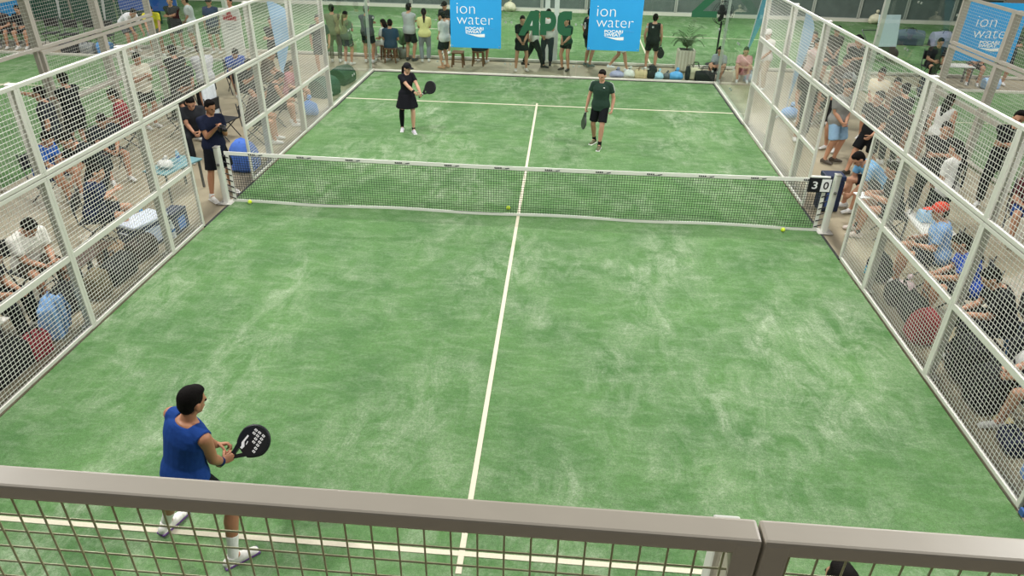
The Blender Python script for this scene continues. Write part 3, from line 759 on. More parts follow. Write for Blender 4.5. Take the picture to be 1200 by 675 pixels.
# near left player in blue, seen from behind, stepping to the right
P1 = person(-2.16, -7.10, 26, 'person in a sleeveless blue top gripping a black racket near the left of the rail', H=1.80, pose='stand', sk='a8775a',
    pelvis=(.06, .0, .885), lean=13, side=11, twist=2, hyaw=6, pitch=6, L=(-.42, -.02, 0, 6), Rf=(.32, .04, 0, 20), kpl=(-.2, 1, .2), kpr=(.2, 1, .2),
    hl=(.0, .34, .845), hr=(.13, .26, .815), epl=(-.6, -.5, -.6), epr=(.55, -.9, -.5), curll=46, curlr=66, spread=.5, thumb=.9,
    hdr=V((.25, .80, .12)).normalized(), hnr=V((-.9, .25, -.35)), hdl=V((.55, .80, -.15)).normalized(), hnl=V((.6, -.1, -.75)),
    shirt='1d4084', sleeve='none', bottom='shorts', bcol='15171c', blen=.42, hair='short', hcol='100d0c', shoes='e4e2dc', sole='6a4a86', socks='e9e9e4', sockh=.45, **BF)
def wristband(inf, s, col, t0=.62, t1=.92, r=.037):
    a, e, w_ = inf['arms'][s]
    MB().tube([e.lerp(w_, t0), e.lerp(w_, (t0+t1)/2), e.lerp(w_, t1)], [r, r*1.02, r*.95], 14, round_=False).build('wristband', fab(col), inf['root'], voxel=.006, smo=2)
wristband(P1, 1, '1c2a5c')
def world(inf, p): return inf['M'] @ V(p)
def wdir(inf, d): return (inf['M'].to_3x3() @ V(d)).normalized()
def hand_of(inf, s, f=.07):
    a, e, w_ = inf['arms'][s]; return world(inf, w_+(w_-e).normalized()*f)
_c = hand_of(P1, 1, .055)
RK1 = (V((.20, .12, .12))).normalized()
racket('black racket with white bar emblem held by the near left player', _c-RK1*.028, RK1, V((.12, -.72, .68)), marks=True, k=.96)
# dark heel counters and collar of the near player's shoes
for s in (-1, 1):
    h, n_, a, fd, bk = P1['legs'][s]
    MB().ell(a-fd*.05-V((0, 0, .045)), fd.cross(Z)*.036, fd*.036, Z*.03, 12, 8).build('heel_patch', mat('1c1b22'), P1['root'], smooth=True)

# woman in black on the far left
P2 = person(-2.80, 4.42, 158, 'person in a black skirt outfit and cap swinging a round black racket', H=1.58, sex='f', pose='stand', sk='c39a80',
    pelvis=(0, 0, .93), lean=7, twist=-14, hyaw=-18, pitch=10, L=(-.10, .16, 0, 4), Rf=(.14, -.10, 0, 14), hl=(-.28, .42, 1.0), hr=(-.16, .44, 1.02), curl=58, spread=.5, thumb=.9,
    epr=(.5, -.3, -.9), epl=(-.7, -.4, -.6), shirt='191a20', bottom='skirt', bcol='14151a', hair='tail', hcol='1a1412', cap='1d1d20', shoes='c9c4cc', socks='2a2a2e', sockh=.12, fine=True, vox=.010)
h, n_, a, fd, bk = P2['legs'][1]
MB().tube([h.lerp(n_, .80), n_, n_.lerp(a, .3)+bk*.012, n_.lerp(a, .6)+bk*.006, n_.lerp(a, .9)], [.060, .056, .058, .050, .040], 14, round_=False).build('leg_sleeve', fab('16171b'), P2['root'], voxel=.009, smo=2)
wristband(P2, 1, '17181c', .7, .93, .033)
racket('round black racket swung by the person in black', hand_of(P2, -1, .05)-V((.62, -.05, .55)).normalized()*.05, V((.62, -.05, .55)), V((-.25, -.85, .35)), face='1b1c1e')
# man in dark green on the far right
P3 = person(1.46, 3.95, 196, 'person in a dark green tee and black shorts walking with a racket hanging low', H=1.70, pose='walk', sk='b98d74',
    pelvis=(0, 0, .925), L=(-.09, .20, 0, 4), Rf=(.12, -.16, .0, 12), hl=(-.27, .06, .86), hr=(.30, .04, .85), lean=3, hyaw=6, pitch=12, curl=55,
    shirt='2b4036', bottom='shorts', bcol='16181c', blen=.82, hair='short', hcol='17120f', shoes='5a5a3e', socks='1a1a1c', sockh=.22, fine=True, vox=.010)
for s in (-1, 1):
    a, e, w_ = P3['arms'][s]
    st = MB().tube([a+V((0, 0, .055)), a+V((s*.045, 0, .035)), a.lerp(e, .28)+V((s*.058, 0, 0)), a.lerp(e, .52)+V((s*.056, 0, 0))], [.016, .018, .018, .016], 8)
    st.build('sleeve_stripe', fab('aeb6ae'), P3['root'], voxel=.009, smo=1)
bd = MB().box((-.075, P3['C'].y*.0+.135, 1.285), (.03, .012, .018)); bd.build('chest_badge', mat('d8dcd6'), P3['root'])
racket('slim dark racket hanging from the hand of the person in green', hand_of(P3, 1, .03)+V((0, 0, .02)), V((-.10, -.12, -1)), V((.92, .3, .1)), face='24302b', edge='3b3f3c')
# fourth player under the near rail, only the top of the head in view
P4 = person(2.33, -8.22, 350, 'person waiting below the near rail, only dark hair in view through the wire', H=1.72, pose='stand', shirt='e6e6e4', bcol='1c1e26', hr=(.2, .3, .95), curlr=60, vox=.012)

# ------------------------------------------------------------------ furniture
CHB = mat('25272a', .5)
def make_stool(h=.44, col='6b4a30'):
    t = MB().cbox((0, 0, h-.02), (.36, .36, .04), .012).build('stool', mat(col, .55, 0, .2, 12))
    for sx in (-1, 1):
        for sy in (-1, 1): MB().bar((sx*.14, sy*.14, h-.03), (sx*.17, sy*.17, 0), .035, .035).build('leg', mat(col, .55, 0, .2, 12), t)
    MB().bar((-.155, -.155, .16), (.155, -.155, .16), .025, .02).bar((-.155, .155, .16), (.155, .155, .16), .025, .02).build('stretcher', mat(col, .55, 0, .2, 12), t)
    return t
STOOL = None; CHAIR = None
def stool(x, y, label, group='wooden stools', rot=0, z=0):
    global STOOL
    if STOOL is None: STOOL = make_stool(); STOOL.location = (x, y, z); return tag(STOOL, label, 'stool', group)
    return dup(STOOL, (x, y, z), rot, label, group)
def make_chair():
    t = MB().cbox((0, 0, .425), (.44, .42, .03), .012).build('folding_chair', CHB)
    MB().cbox((0, -.215, .72), (.43, .025, .26), .012, Matrix.Rotation(R(-8), 3, 'X')).build('backrest', CHB, t)
    for s in (-1, 1):
        MB().tube([(s*.21, -.25, .88), (s*.21, -.20, .45), (s*.21, .18, .015)], .012, 8).build('leg', mat('53565a', .35, .6), t, True)
        MB().tube([(s*.19, .17, .42), (s*.19, -.26, .015)], .012, 8).build('leg', mat('53565a', .35, .6), t, True)
    return t
def chair(x, y, head, label, group='folding chairs'):
    global CHAIR
    if CHAIR is None:
        CHAIR = make_chair(); CHAIR.location = (x, y, 0); CHAIR.rotation_euler = (0, 0, -R(head)); return tag(CHAIR, label, 'chair', group)
    return dup(CHAIR, (x, y, 0), -R(head), label, group)
def bench(x, y, L, label, col='6f5138', axis='y'):
    S = (lambda a, b, c: (b, a, c)) if axis == 'y' else (lambda a, b, c: (a, b, c))
    t = MB()
    for k_ in (-.13, 0, .13): t.cbox(S(0, k_, .415), S(L, .115, .035), .008)
    o = t.build('bench', mat(col, .5, 0, .25, 9), None, loc=(x, y, 0)); tag(o, label, 'bench')
    for q in (-1, 1):
        for k_ in (-.14, .14): MB().cbox(S(q*(L/2-.15), k_, .2), S(.05, .05, .4), .006).build('leg', mat('3a3a3a', .5, .4), o)
    return o
def bag(x, y, label, col, size=(.42, .28, .34), kind='duffel', z=0., rot=0, name=None, trim=None):
    """soft bags: duffel with handles, backpack with straps and pocket, tied plastic sack"""
    sx, sy, sz = size; m = MB()
    if kind == 'sack':
        m.ell((0, 0, sz*.40), (sx/2, 0, 0), (0, sy/2, 0), (0, 0, sz*.40), 14, 9)
        for i in range(7):
            a = i*2.4; m.sph((math.cos(a)*sx*.28, math.sin(a)*sy*.28, sz*(.25+.06*(i % 4))), (sx*.27, sy*.27, sz*.26), 10, 7)
        m.tube([(0, 0, sz*.7), (.01, 0, sz*.9), (.03, .01, sz)], [sx*.16, sx*.08, sx*.14], 10)
    elif kind == 'dome':
        m.ell((0, 0, sz*.42), (sx*.5, 0, 0), (0, sy*.5, 0), (0, 0, sz*.58), 18, 12); m.cbox((0, 0, sz*.22), (sx*.86, sy*.86, sz*.44), .08)
        m.tube([(-sx*.2, 0, sz*.95), (0, .01, sz*1.03), (sx*.2, 0, sz*.95)], .014, 8)
    elif kind == 'backpack':
        m.ell((0, 0, sz*.5), (sx*.5, 0, 0), (0, sy*.5, 0), (0, 0, sz*.5), 16, 10); m.cbox((0, 0, sz*.42), (sx*.92, sy*.8, sz*.8), .05)
        m.ell((0, -sy*.45, sz*.3), (sx*.36, 0, 0), (0, sy*.22, 0), (0, 0, sz*.26), 12, 8)
    else:
        m.tube([(-sx*.42, 0, sz*.46), (0, 0, sz*.5), (sx*.42, 0, sz*.46)], [sy*.46, sy*.5, sy*.46], 16, round_=False); m.cbox((0, 0, sz*.3), (sx*.86, sy*.9, sz*.6), .04)
    o = m.build(name or ('plastic_bag' if kind == 'sack' else 'rounded_bag' if kind == 'dome' else kind+'_bag'), mat(col, .45 if kind == 'sack' else .8, 0, .15, 14, .3), None, loc=(x, y, z), rotz=rot, voxel=.016, smo=2)
    tc = mat(trim or '202124', .7)
    if kind == 'backpack':
        for s in (-1, 1): MB().tube([(s*sx*.22, sy*.42, sz*.9), (s*sx*.26, sy*.62, sz*.55), (s*sx*.22, sy*.42, sz*.12)], .016, 8).build('strap', tc, o, True)
        MB().tube([(-.04, sy*.1, sz*.97), (0, sy*.1, sz*1.07), (.04, sy*.1, sz*.97)], .009, 8).build('grab_handle', tc, o, True)
    elif kind == 'duffel':
        for s in (-1, 1): MB().tube([(-sx*.2, s*sy*.3, sz*.85), (-sx*.12, s*sy*.18, sz*1.15), (sx*.12, s*sy*.18, sz*1.15), (sx*.2, s*sy*.3, sz*.85)], .010, 8).build('handle', tc, o, True)
        MB().box((0, 0, sz*.985), (sx*.7, .012, .012)).build('zip', tc, o)
    elif kind == 'dome': MB().tube([(0, -sy*.495, sz*.30), (0, -sy*.44, sz*.66), (0, -sy*.2, sz*.95)], .008, 6).build('seam', tc, o, True)
    else: MB().lathe([(sx*.10, sz*.86), (sx*.105, sz*.89), (sx*.10, sz*.92)], 10).build('tie', tc, o)
    return tag(o, label, 'bag')
def bottle(x, y, label, col='8fc6e6', z=0., h=.24):
    o = MB().lathe([(.001, 0), (.033, .002), (.035, .02), (.033, h*.3), (.035, h*.5), (.034, h*.68), (.014, h*.86), (.013, h*.92)], 14).build('water_bottle', mat(col, .25, 0, .05), None, True, loc=(x, y, z))
    MB().lathe([(.015, h*.9), (.016, h), (.001, h*1.005)], 12).build('bottle_cap', mat('e8ecee'), o, True)
    MB().lathe([(.0352, h*.36), (.0356, h*.56)], 14).build('bottle_label', mat('2a6fb8'), o)
    return tag(o, label, 'bottle')
def cooler(x, y, label, body='1d2b4d', lid='cfd8e6', rot=0., size=(.62, .40, .42), side=None):
    sx, sy, sz = size
    o = MB().cbox((0, 0, sz*.43), (sx, sy, sz*.86), .03).build('cooler_box', mat(body, .5), None, loc=(x, y, 0), rotz=rot)
    MB().cbox((0, 0, sz*.93), (sx*1.03, sy*1.04, sz*.13), .02).build('lid', mat(lid, .45), o)
    for s in (-1, 1): MB().tube([(s*sx*.51, -.09, sz*.62), (s*sx*.56, -.07, sz*.7), (s*sx*.56, .07, sz*.7), (s*sx*.51, .09, sz*.62)], .011, 8).build('handle', mat('c9ced6', .4), o, True)
    if side: MB().cbox((sx*.0, -sy*.505, sz*.42), (sx*.5, .01, sz*.55), .01).build('side_label', mat(side, .5), o)
    return tag(o, label, 'cooler')
def feather_flag(x, y, label, col, h=2.3, w_=.55, rot=0., lean=0.):
    t = thing('feather_flag', label, 'flag', (x, y, 0), rot)
    def q(z): return V((lean*z/h, 0, z))
    MB().tube([q(.1), q(h*.5), q(h*.98)], [.016, .014, .010], 8).build('pole', paint('c9ced2'), t, True)
    L = []; n = 24
    for i in range(n+1):
        u = i/n; z = .45+(h-.45)*u; wd = w_*min(1, .10+1.25*u)*(1-max(0, (u-.80)/.20)**2*.8)
        L.append((z, wd))
    out = [(lean*z/h-.01, z) for z, wd in L]+[(lean*z/h+wd, z) for z, wd in reversed(L)]
    m = MB().prism([out], -.004, .004); m.v = [(a, -c+.03*math.sin(a*9), b) for a, b, c in m.v]
    m.build('flag_cloth', fab(col), t)
    for k_ in range(2):
        a = R(45+90*k_); d = V((math.cos(a), math.sin(a), 0))*.42
        MB().tube([-d+V((0, 0, .02)), V((0, 0, .13)), d+V((0, 0, .02))], .016, 8).build('base_leg', paint('bfc6c4'), t, True)
    return t
def palm(x, y, label, h=1.2, pot=None, n=14, seed=1, spread=.55, leafc='4b6b35'):
    rnd = random.Random(seed); t = thing('potted_palm', label, 'plant', (x, y, 0)); z0 = .02
    if pot:
        z0 = pot[0]
        MB().lathe([(.14, 0), (.18, z0*.6), (.20, z0), (.17, z0), (.16, z0-.04), (.001, z0-.04)], 18).build('pot', mat(pot[1], .7), t, True)
    m = MB().tube([(0, 0, z0-.05), (.01, 0, z0+.12)], [.03, .02], 8); m.build('stem', mat('6a5a38'), t, True)
    lf = MB()
    for i in range(n):
        a = rnd.uniform(0, math.tau); el = rnd.uniform(.5, 1.35); L = (h-z0)*rnd.uniform(.75, 1.1); d = V((math.cos(a), math.sin(a), 0)); p = V((0, 0, z0+.08)); pts = [p]
        for j in range(7):
            e2 = el-j*.22*rnd.uniform(.6, 1.2); p = p+(d*math.cos(e2)*spread*1.5+V((0, 0, math.sin(e2))))*L/7; pts.append(p)
        lf.tube(pts, [.006]*8, 4); sd = d.cross(Z)
        for j in range(1, 8):
            tdir = (pts[j]-pts[j-1]).normalized()
            for s in (-1, 1):
                for f in (0, .5):
                    b = pts[j-1].lerp(pts[j], f); e = b+(sd*s*.8+tdir*.8-V((0, 0, .25))).normalized()*.2*(1-.07*j); mid = b.lerp(e, .45); wv = tdir*.016
                    lf.add([b-wv*.4, mid-wv, e, mid+wv, mid+V((0, 0, .003))], [(0, 1, 4), (1, 2, 4), (2, 3, 4), (3, 0, 4), (0, 3, 2, 1)])
    lf.build('fronds', mat(leafc, .6, 0, .25, 6), t)
    return t
# ------------------------------------------------------------------ beyond the far glass
gF = 'spectators behind the far glass'
def sp(*a, **kw):
    kw.setdefault('vox', .019); return person(*a, **kw)
sp(-6.45, 11.05, 350, 'person in an olive tee seen from behind, leftmost behind the far glass', H=1.72, group=gF, shirt='7a7a62', bcol='6a6a58', bottom='trousers', pose='fold')
sp(-5.98, 10.75, 20, 'person in a green top and dark shorts standing second from left behind the far glass', H=1.58, sex='f', group=gF, shirt='5f6f58', bcol='34403c', hair='tail', pose='phone')
sp(-5.42, 11.15, 5, 'person in a charcoal tee and black shorts wearing a grey cap behind the far glass', group=gF, shirt='4d5654', bcol='26302f', cap='6c706c', pose='fold')
sp(-4.98, 11.72, 300, 'person in white with long black hair seated left of the far corner stool', H=1.6, sex='f', group=gF, shirt='d9dcd8', bottom='trousers', bcol='cfd3cc', hair='long', pose='sit'); stool(-4.98, 11.72, 'stool under the person in white beyond the far glass')
sp(-4.76, 11.30, 355, 'person in a navy tee seated on a stool, seen from behind through the far glass', group=gF, shirt='2c4152', bcol='2d3a44', pose='sit', H=1.68, L=(-.16, .2, 0, -20), Rf=(.16, .2, 0, -20)); stool(-4.76, 11.30, 'stool under the person in navy beyond the far glass')
sp(-4.22, 11.62, 25, 'person in a light grey tee and black shorts standing with back to the court', H=1.74, group=gF, shirt='a9adab', bcol='202426', pose='fold', blen=.85, shoes='3a3a38')
i_ = sp(-3.72, 11.50, 350, 'person in a yellow top and grey trousers with a long black ponytail', H=1.62, sex='f', group=gF, shirt='ddd695', bottom='trousers', bcol='80868a', hair='tail', pose='phone')
sp(-3.28, 12.9, 200, 'person in black half hidden beyond the one in the yellow top', H=1.66, group=gF, shirt='23282a', bcol='25282a', cap='20241f', pose='phone')
sp(-2.98, 10.78, 300, 'person in a white tee and black cap standing beside the left blue banner', H=1.66, group=gF, shirt='d8d3cf', bcol='23272a', cap='1e201f', pose='clasp', blen=.8, shoes='b88f70')
stool(-2.62, 11.05, 'empty wooden stool left of the one behind the left blue banner')
sp(-2.02, 11.3, 10, 'person in dark clothes seated behind the left blue banner, only legs in view', group=gF, shirt='2a3236', bcol='23272b', pose='sit'); stool(-2.02, 11.3, 'wooden stool directly behind the left blue banner')
sp(-.66, 10.80, 165, 'person in a black dress with hands clasped beside the green letter A', H=1.63, sex='f', group=gF, shirt='1c1f22', bottom='skirt', bcol='1b1e21', hair='tail', pose='clasp', shoes='cfcac2', L=(-.17, 0, 0, 12), Rf=(.17, 0, 0, 12))
sp(-.30, 11.30, 100, 'person in a white shirt and black trousers striding behind the green letter A', H=1.72, group=gF, shirt='dcdcd6', bottom='trousers', bcol='1f2324', pose='walk', L=(-.09, -.34, .03, 4), Rf=(.09, .34, 0, 4), shoes='2a2a28')
sp(.10, 11.75, 190, 'person in a white top and dark grey trousers behind the green letter P', H=1.70, group=gF, shirt='d2d2cc', bottom='trousers', bcol='39434a', pose='phone', shoes='222222')
sp(.68, 11.05, 215, 'person in a dark green top and black shorts behind the green letter C', H=1.60, sex='f', group=gF, shirt='24463a', bcol='1b2422', hair='tail', pose='clasp', blen=.5, shoes='3c3630')
i_ = sp(1.36, 11.72, 60, 'person in a black jersey with a white zero beside the right blue banner', H=1.75, group=gF, shirt='1f2427', bcol='333a3d', pose='stand', blen=.85, shoes='6c7a72')
t_ = text('jersey_number', '0', WGR, i_['root'], -.055, .055, 1.17, 1.37, .0, .008); t_.rotation_euler = (R(90), 0, R(180)); t_.location = (.06, -.158, 1.13)
t_.rotation_euler = (R(90), 0, 0); t_.location = (-.07, -.16, 1.12)
sp(2.32, 11.30, 95, 'person in white shorts striding behind the right blue banner, legs in view', H=1.66, group=gF, shirt='4c7fae', bcol='dcded8', pose='walk', L=(-.09, -.30, .05, 4), Rf=(.09, .26, 0, 4), shoes='dedede')
i_ = sp(3.30, 11.52, 10, 'person in a black tank top holding a racket right of the banners, seen from behind', H=1.68, group=gF, shirt='1e2123', sleeve='none', bcol='1c1f21', pose='stand', hr=(.25, .10, .86), shoes='d4d4d0', L=(-.14, 0, 0, 8), Rf=(.14, 0, 0, 8))
racket('dark racket hanging from the hand of the person in the black tank top', hand_of(i_, 1, .03), V((.12, .05, -1)), V((.6, -.8, 0)), face='20262a')
palm(-4.52, 11.98, 'bushy green plant standing behind the person in the light grey tee', 1.25, (.30, '8a8f86'), 20, 4, .35, '4d7340')
palm(4.36, 11.62, 'potted palm with arching fronds on the ribbed box behind the far glass', 1.15, None, 18, 9, .34, '4f6a40').location = (4.36, 11.62, .60)
o = MB().cbox((0, 0, .32), (.52, .42, .62), .02).build('planter_box', mat('c9c2ae', .6), None, loc=(4.36, 11.62, 0)); tag(o, 'ribbed cream planter box under the potted palm', 'planter')
for k_ in range(5): MB().cbox((-.2+k_*.1, -.215, .33), (.05, .02, .56), .006).build('rib', mat('dcd7c6', .6), o)
MB().cbox((0, 0, .635), (.40, .30, .02), .006).build('soil_rim', mat('23261f'), o)
# pedestal fan
t = thing('pedestal_fan', 'black pedestal fan on a pole behind the green letter Z', 'fan', (5.47, 12.55, -.0), R(20))
MB().lathe([(.30, 0), (.30, .03), (.06, .07), (.025, .1), (.001, .1)], 20).build('base', mat('232527'), t, True)
MB().tube([(0, 0, .08), (0, 0, 1.3)], .03, 10).build('pole', mat('17191a'), t, True)
cg = MB()
for r_, yy in ((.34, 0), (.34, .10), (.24, -.05), (.14, -.07)):
    cg.tube([(r_*math.cos(math.tau*i/24), yy-.06, 1.58+r_*math.sin(math.tau*i/24)) for i in range(25)], .008, 5, round_=False)
for i in range(20):
    a = math.tau*i/20; cg.tube([(.05*math.cos(a), -.14, 1.58+.05*math.sin(a)), (.24*math.cos(a), -.11, 1.58+.24*math.sin(a)), (.34*math.cos(a), -.04, 1.58+.34*math.sin(a)), (.2*math.cos(a), .08, 1.58+.2*math.sin(a))], .004, 4, round_=False)
cg.build('cage', mat('17191a'), t)
for i in range(3): MB().ell((.15*math.cos(i*2.09), -.05, 1.58+.15*math.sin(i*2.09)), (.14*math.cos(i*2.09), 0, .14*math.sin(i*2.09)), (0, .012, 0), (-.09*math.sin(i*2.09), .02, .09*math.cos(i*2.09)), 12, 6).build('blade', mat('2b2e30'), t, True)
MB().tube([(0, -.02, 1.58), (0, .16, 1.58)], [.07, .09], 12).build('motor', mat('1d1f20'), t, True)
feather_flag(6.18, 11.95, 'teal blue feather flag on a cross base behind the far right corner', '5ba3b8', 3.0, .34, R(-8), .35)
# things left on the ground against the far glass
gB = 'bags along the far glass'
bag(2.22, 10.35, 'lilac cloth bag lying against the far glass, leftmost of the heap', 'a7a6c4', (.42, .28, .26), 'sack')
bag(2.58, 10.36, 'white cloth bag against the far glass beside the lilac one', 'dcd9d2', (.36, .26, .30), 'sack')
bag(2.92, 10.37, 'pale tan duffel against the far glass', 'cdb890', (.42, .26, .28), 'duffel', trim='8d7660')
bag(3.24, 10.36, 'black backpack lying against the far glass', '1d2022', (.30, .24, .40), 'backpack')
bag(3.43, 10.30, 'pale blue plastic sack beside the black backpack at the far glass', 'a8cfe4', (.30, .24, .28), 'sack')
bag(3.68, 10.36, 'black and white striped sack at the far glass', '5a5d60', (.22, .22, .24), 'sack')
bag(3.95, 10.36, 'bright blue plastic sack at the far glass, right of the striped one', '5ea7e0', (.42, .30, .30), 'sack')
bag(4.52, 10.52, 'cream tote bag standing by the far glass below the planter', 'cfc7a8', (.46, .26, .42), 'duffel', trim='2a2a26')
bag(4.78, 10.32, 'long black racket bag leaning on the far glass near the corner', '16191a', (.66, .26, .36), 'duffel')
bag(4.28, 10.34, 'slim black bag upright beside the cream tote', '1b1e1f', (.16, .2, .42), 'backpack')
sp(5.22, 10.75, 200, 'person in grey seated on the floor behind the far right glass corner', H=1.6, sex='f', group=gF, shirt='8f989c', bcol='262a2e', pose='sit', pelvis=(0, 0, .26), L=(-.15, .48, 0, 6), Rf=(.15, .5, 0, 6), hl=(-.1, .36, .44), hr=(.1, .36, .44), hair='long')
sp(5.95, 10.8, 190, 'person in a pink top seated on the floor right of the far glass corner', H=1.6, sex='f', group=gF, shirt='d69aa0', bcol='b8707c', pose='sit', pelvis=(0, 0, .26), L=(-.15, .48, 0, 6), Rf=(.15, .5, 0, 6), hl=(-.1, .36, .44), hr=(.1, .36, .44), hair='long')
bag(-5.55, 8.6, 'dark green duffel shape with pale loops behind the left side glass', '1d3f2e', (.85, .6, .30), 'duffel', rot=R(80), trim='b9cfb8')  # dark green area with pale curves, drawn as a low duffel shape
bag(-5.6, 7.2, 'dark green duffel shape with pale loops behind left glass next to the mesh', '24493a', (.8, .6, .36), 'duffel', rot=R(70), trim='b9cfb8')  # second duffel shape, continues the dark green area towards the mesh

# ------------------------------------------------------------------ walkway left of the court
gL = 'spectators left of the court'
i_ = person(-5.28, .30, 126, 'person in a navy tee and black shorts filming from the left gateway', H=1.76, group=gL, pose='phone', vox=.011, fine=True, sk='a9795c',
    shirt='1b2136', bcol='14161c', blen=.92, shoes='e0ded8', socks='d8d8d4', sockh=.1, side=-3, hl=(-.07, .27, 1.27), hr=(.04, .26, 1.27), curl=55, L=(-.2, -.08, 0, 8), Rf=(.26, .08, 0, 4), hyaw=-8)
cm = MB().cbox((0, 0, 0), (.12, .07, .085), .012).build('camera', mat('141516', .4)); cm.matrix_world = i_['M'] @ Matrix.Translation(V((-.015, .36, 1.285)))
MB().tube([(0, .02, 0), (0, .10, 0)], [.034, .036], 14).build('lens', mat('0f1011', .3), cm, True); MB().cbox((0, 0, .05), (.05, .05, .03), .008).build('viewfinder', mat('141516'), cm)
tag(cm, 'black camera held up by the person in the left gateway', 'camera')
def seat(x, y, head, label): return chair(x, y, head, label)
sp(-6.15, -3.35, 110, 'person in a white tee seated head down by the left fence', H=1.70, group=gL, shirt='e2dfd6', bcol='4a4238', pose='slump', lean=24, pitch=32); seat(-6.15, -3.35, 110, 'chair under the person in the white tee by the left fence')
sp(-6.25, -1.75, 70, 'person in navy seated with forearms crossed behind the left fence', H=1.72, group=gL, shirt='20294a', bcol='1b1e2a', pose='sit', hl=(.10, .30, .78), hr=(-.10, .32, .82), lean=16, sk='c79a7e'); seat(-6.25, -1.75, 70, 'chair under the person with crossed forearms')
sp(-6.75, -.85, 200, 'person in black standing bent over behind the left fence', H=1.74, group=gL, shirt='1f2228', bottom='trousers', bcol='1c1e24', pose='bend', lean=48, hl=(-.14, .5, .8), hr=(.14, .5, .8))
sp(-8.05, -.25, 90, 'person in a blue tee seated across the left walkway', H=1.70, group=gL, shirt='2c5aa8', bcol='202c55', pose='slump', lean=20); seat(-8.05, -.25, 90, 'chair under the person in the blue tee across the left walkway')
sp(-8.72, 1.75, 285, 'person in black standing with back turned at the neighbouring left gateway', H=1.74, group=gL, shirt='15171b', bcol='1d1f24', pose='fold', sk='b98d74')
sp(-8.55, .85, 250, 'person in dark clothes raising one arm beside the neighbouring left fence', H=1.70, group=gL, shirt='2a2d35', bcol='22242c', pose='raise_', hr=(.34, .42, 1.52))
sp(-7.7, .95, 130, 'person with black hair in charcoal seated mid walkway left of the court', H=1.70, group=gL, shirt='272a33', bcol='2a2d36', pose='slump', lean=18); seat(-7.7, .95, 130, 'chair under the person in charcoal mid walkway')
sp(-8.1, 2.35, 250, 'person in a dark red tee seated on the far side of the left walkway', H=1.70, group=gL, shirt='8c2a36', bcol='26262c', pose='sit'); seat(-8.1, 2.35, 250, 'chair under the person in dark red')
sp(-8.55, 3.9, 120, 'person in a cream tee standing by the neighbouring left fence', H=1.68, group=gL, shirt='cfc9b6', bcol='2a2a2a', pose='phone')
sp(-8.02, 4.5, 300, 'person in a black tee seen from behind in the left walkway', H=1.73, group=gL, shirt='1b1d20', bcol='23252a', pose='fold')
sp(-7.62, 4.95, 320, 'person in a pale grey patterned tee with back turned left of the gateway', H=1.68, group=gL, shirt='c3c4c8', bcol='2b2c30', pose='clasp')
sp(-6.65, 2.3, 150, 'person in dark trousers seated behind the filming person', H=1.70, group=gL, shirt='2a2c30', bottom='trousers', bcol='24262b', pose='slump', lean=16); seat(-6.65, 2.3, 150, 'chair under the person behind the filming person')
sp(-7.85, 7.0, 140, 'person in a royal blue tee leaning over a low table in the left walkway', H=1.70, group=gL, shirt='2b55b0', bcol='2b2c30', pose='slump', lean=30); seat(-7.85, 7.0, 140, 'chair under the person in royal blue at the left')
sp(-7.35, 8.6, 180, 'person in black standing behind the blue feather flag', H=1.72, group=gL, shirt='1d1f22', bcol='222428', pose='fold')
sp(-7.0, 5.7, 120, 'person in black seated in front of the feather flag', H=1.66, group=gL, shirt='23252a', bcol='1f2126', pose='sitphone'); seat(-7.0, 5.7, 120, 'chair under the person in front of the feather flag')
sp(-6.3, 9.3, 170, 'person in dark grey standing past the feather flag', H=1.70, group=gL, shirt='393d40', bcol='26282b', pose='stand')
sp(-5.85, 4.35, 60, 'person with bare arms in black seated against the far part of the left fence', H=1.68, group=gL, shirt='2b2a2a', sleeve='none', bcol='302e2e', pose='slump', lean=22); seat(-5.85, 4.35, 60, 'chair under the bare armed person at the left fence')
sp(-5.9, 5.55, 90, 'person in a dusty pink top seated at the far end of the left fence', H=1.62, sex='f', group=gL, shirt='b06f78', bcol='2a2a30', pose='sit', hair='long'); seat(-5.9, 5.55, 90, 'chair under the person in dusty pink')
sp(-5.85, 3.2, 75, 'person in brown and black seated just past the left gateway', H=1.68, group=gL, shirt='4a3b35', bcol='23211f', pose='slump', lean=25); seat(-5.85, 3.2, 75, 'chair under the person in brown past the left gateway')
sp(-5.95, -5.15, 60, 'person in black seated nearest the camera behind the left fence', H=1.72, group=gL, shirt='16171b', bcol='1a1b20', pose='slump', lean=34, hl=(-.05, .48, .62), hr=(.05, .48, .62), sk='c79a7e'); seat(-5.95, -5.15, 60, 'chair under the person in black nearest the camera on the left')
sp(-7.3, -3.1, 150, 'person in dark grey standing at the left picture edge', H=1.74, group=gL, shirt='2c2f36', bottom='trousers', bcol='1f2126', pose='stand')
o = MB().sph((0, 0, .06), (.11, .12, .09), 14, 9).cbox((0, .13, .02), (.16, .16, .012), .004).build('headwear', fab('dcd8d0'), None, loc=(-5.42, -4.98, .60), voxel=.01, smo=2)
tag(o, 'white cap held low behind the nearest left fence panel', 'cap'); MB().sph((0, 0, .155), .012, 8, 6).build('button', fab('c9c5bc'), o)
bag(-5.33, -4.62, 'red cloth bag behind the nearest left fence panel', '8f2c3a', (.34, .28, .36), 'duffel', rot=R(80))
bag(-5.36, -4.18, 'pale blue rucksack leaning on the left fence', '7fa8d8', (.42, .26, .56), 'backpack', rot=R(-70), trim='5f86b8')
bag(-5.48, -5.45, 'black backpack on the floor behind the nearest left fence panel', '15161a', (.34, .26, .48), 'backpack', rot=R(90))
bag(-5.42, -2.75, 'black duffel on the floor by the left fence', '1e1d1f', (.6, .32, .34), 'duffel', rot=R(88))
bag(-5.75, -2.35, 'tan canvas bag by the left fence', '8a7358', (.42, .3, .36), 'duffel', rot=R(60))
cooler(-5.62, -1.66, 'navy cooler box with a pale lid behind the left fence', rot=R(70), side='b9c6dc')
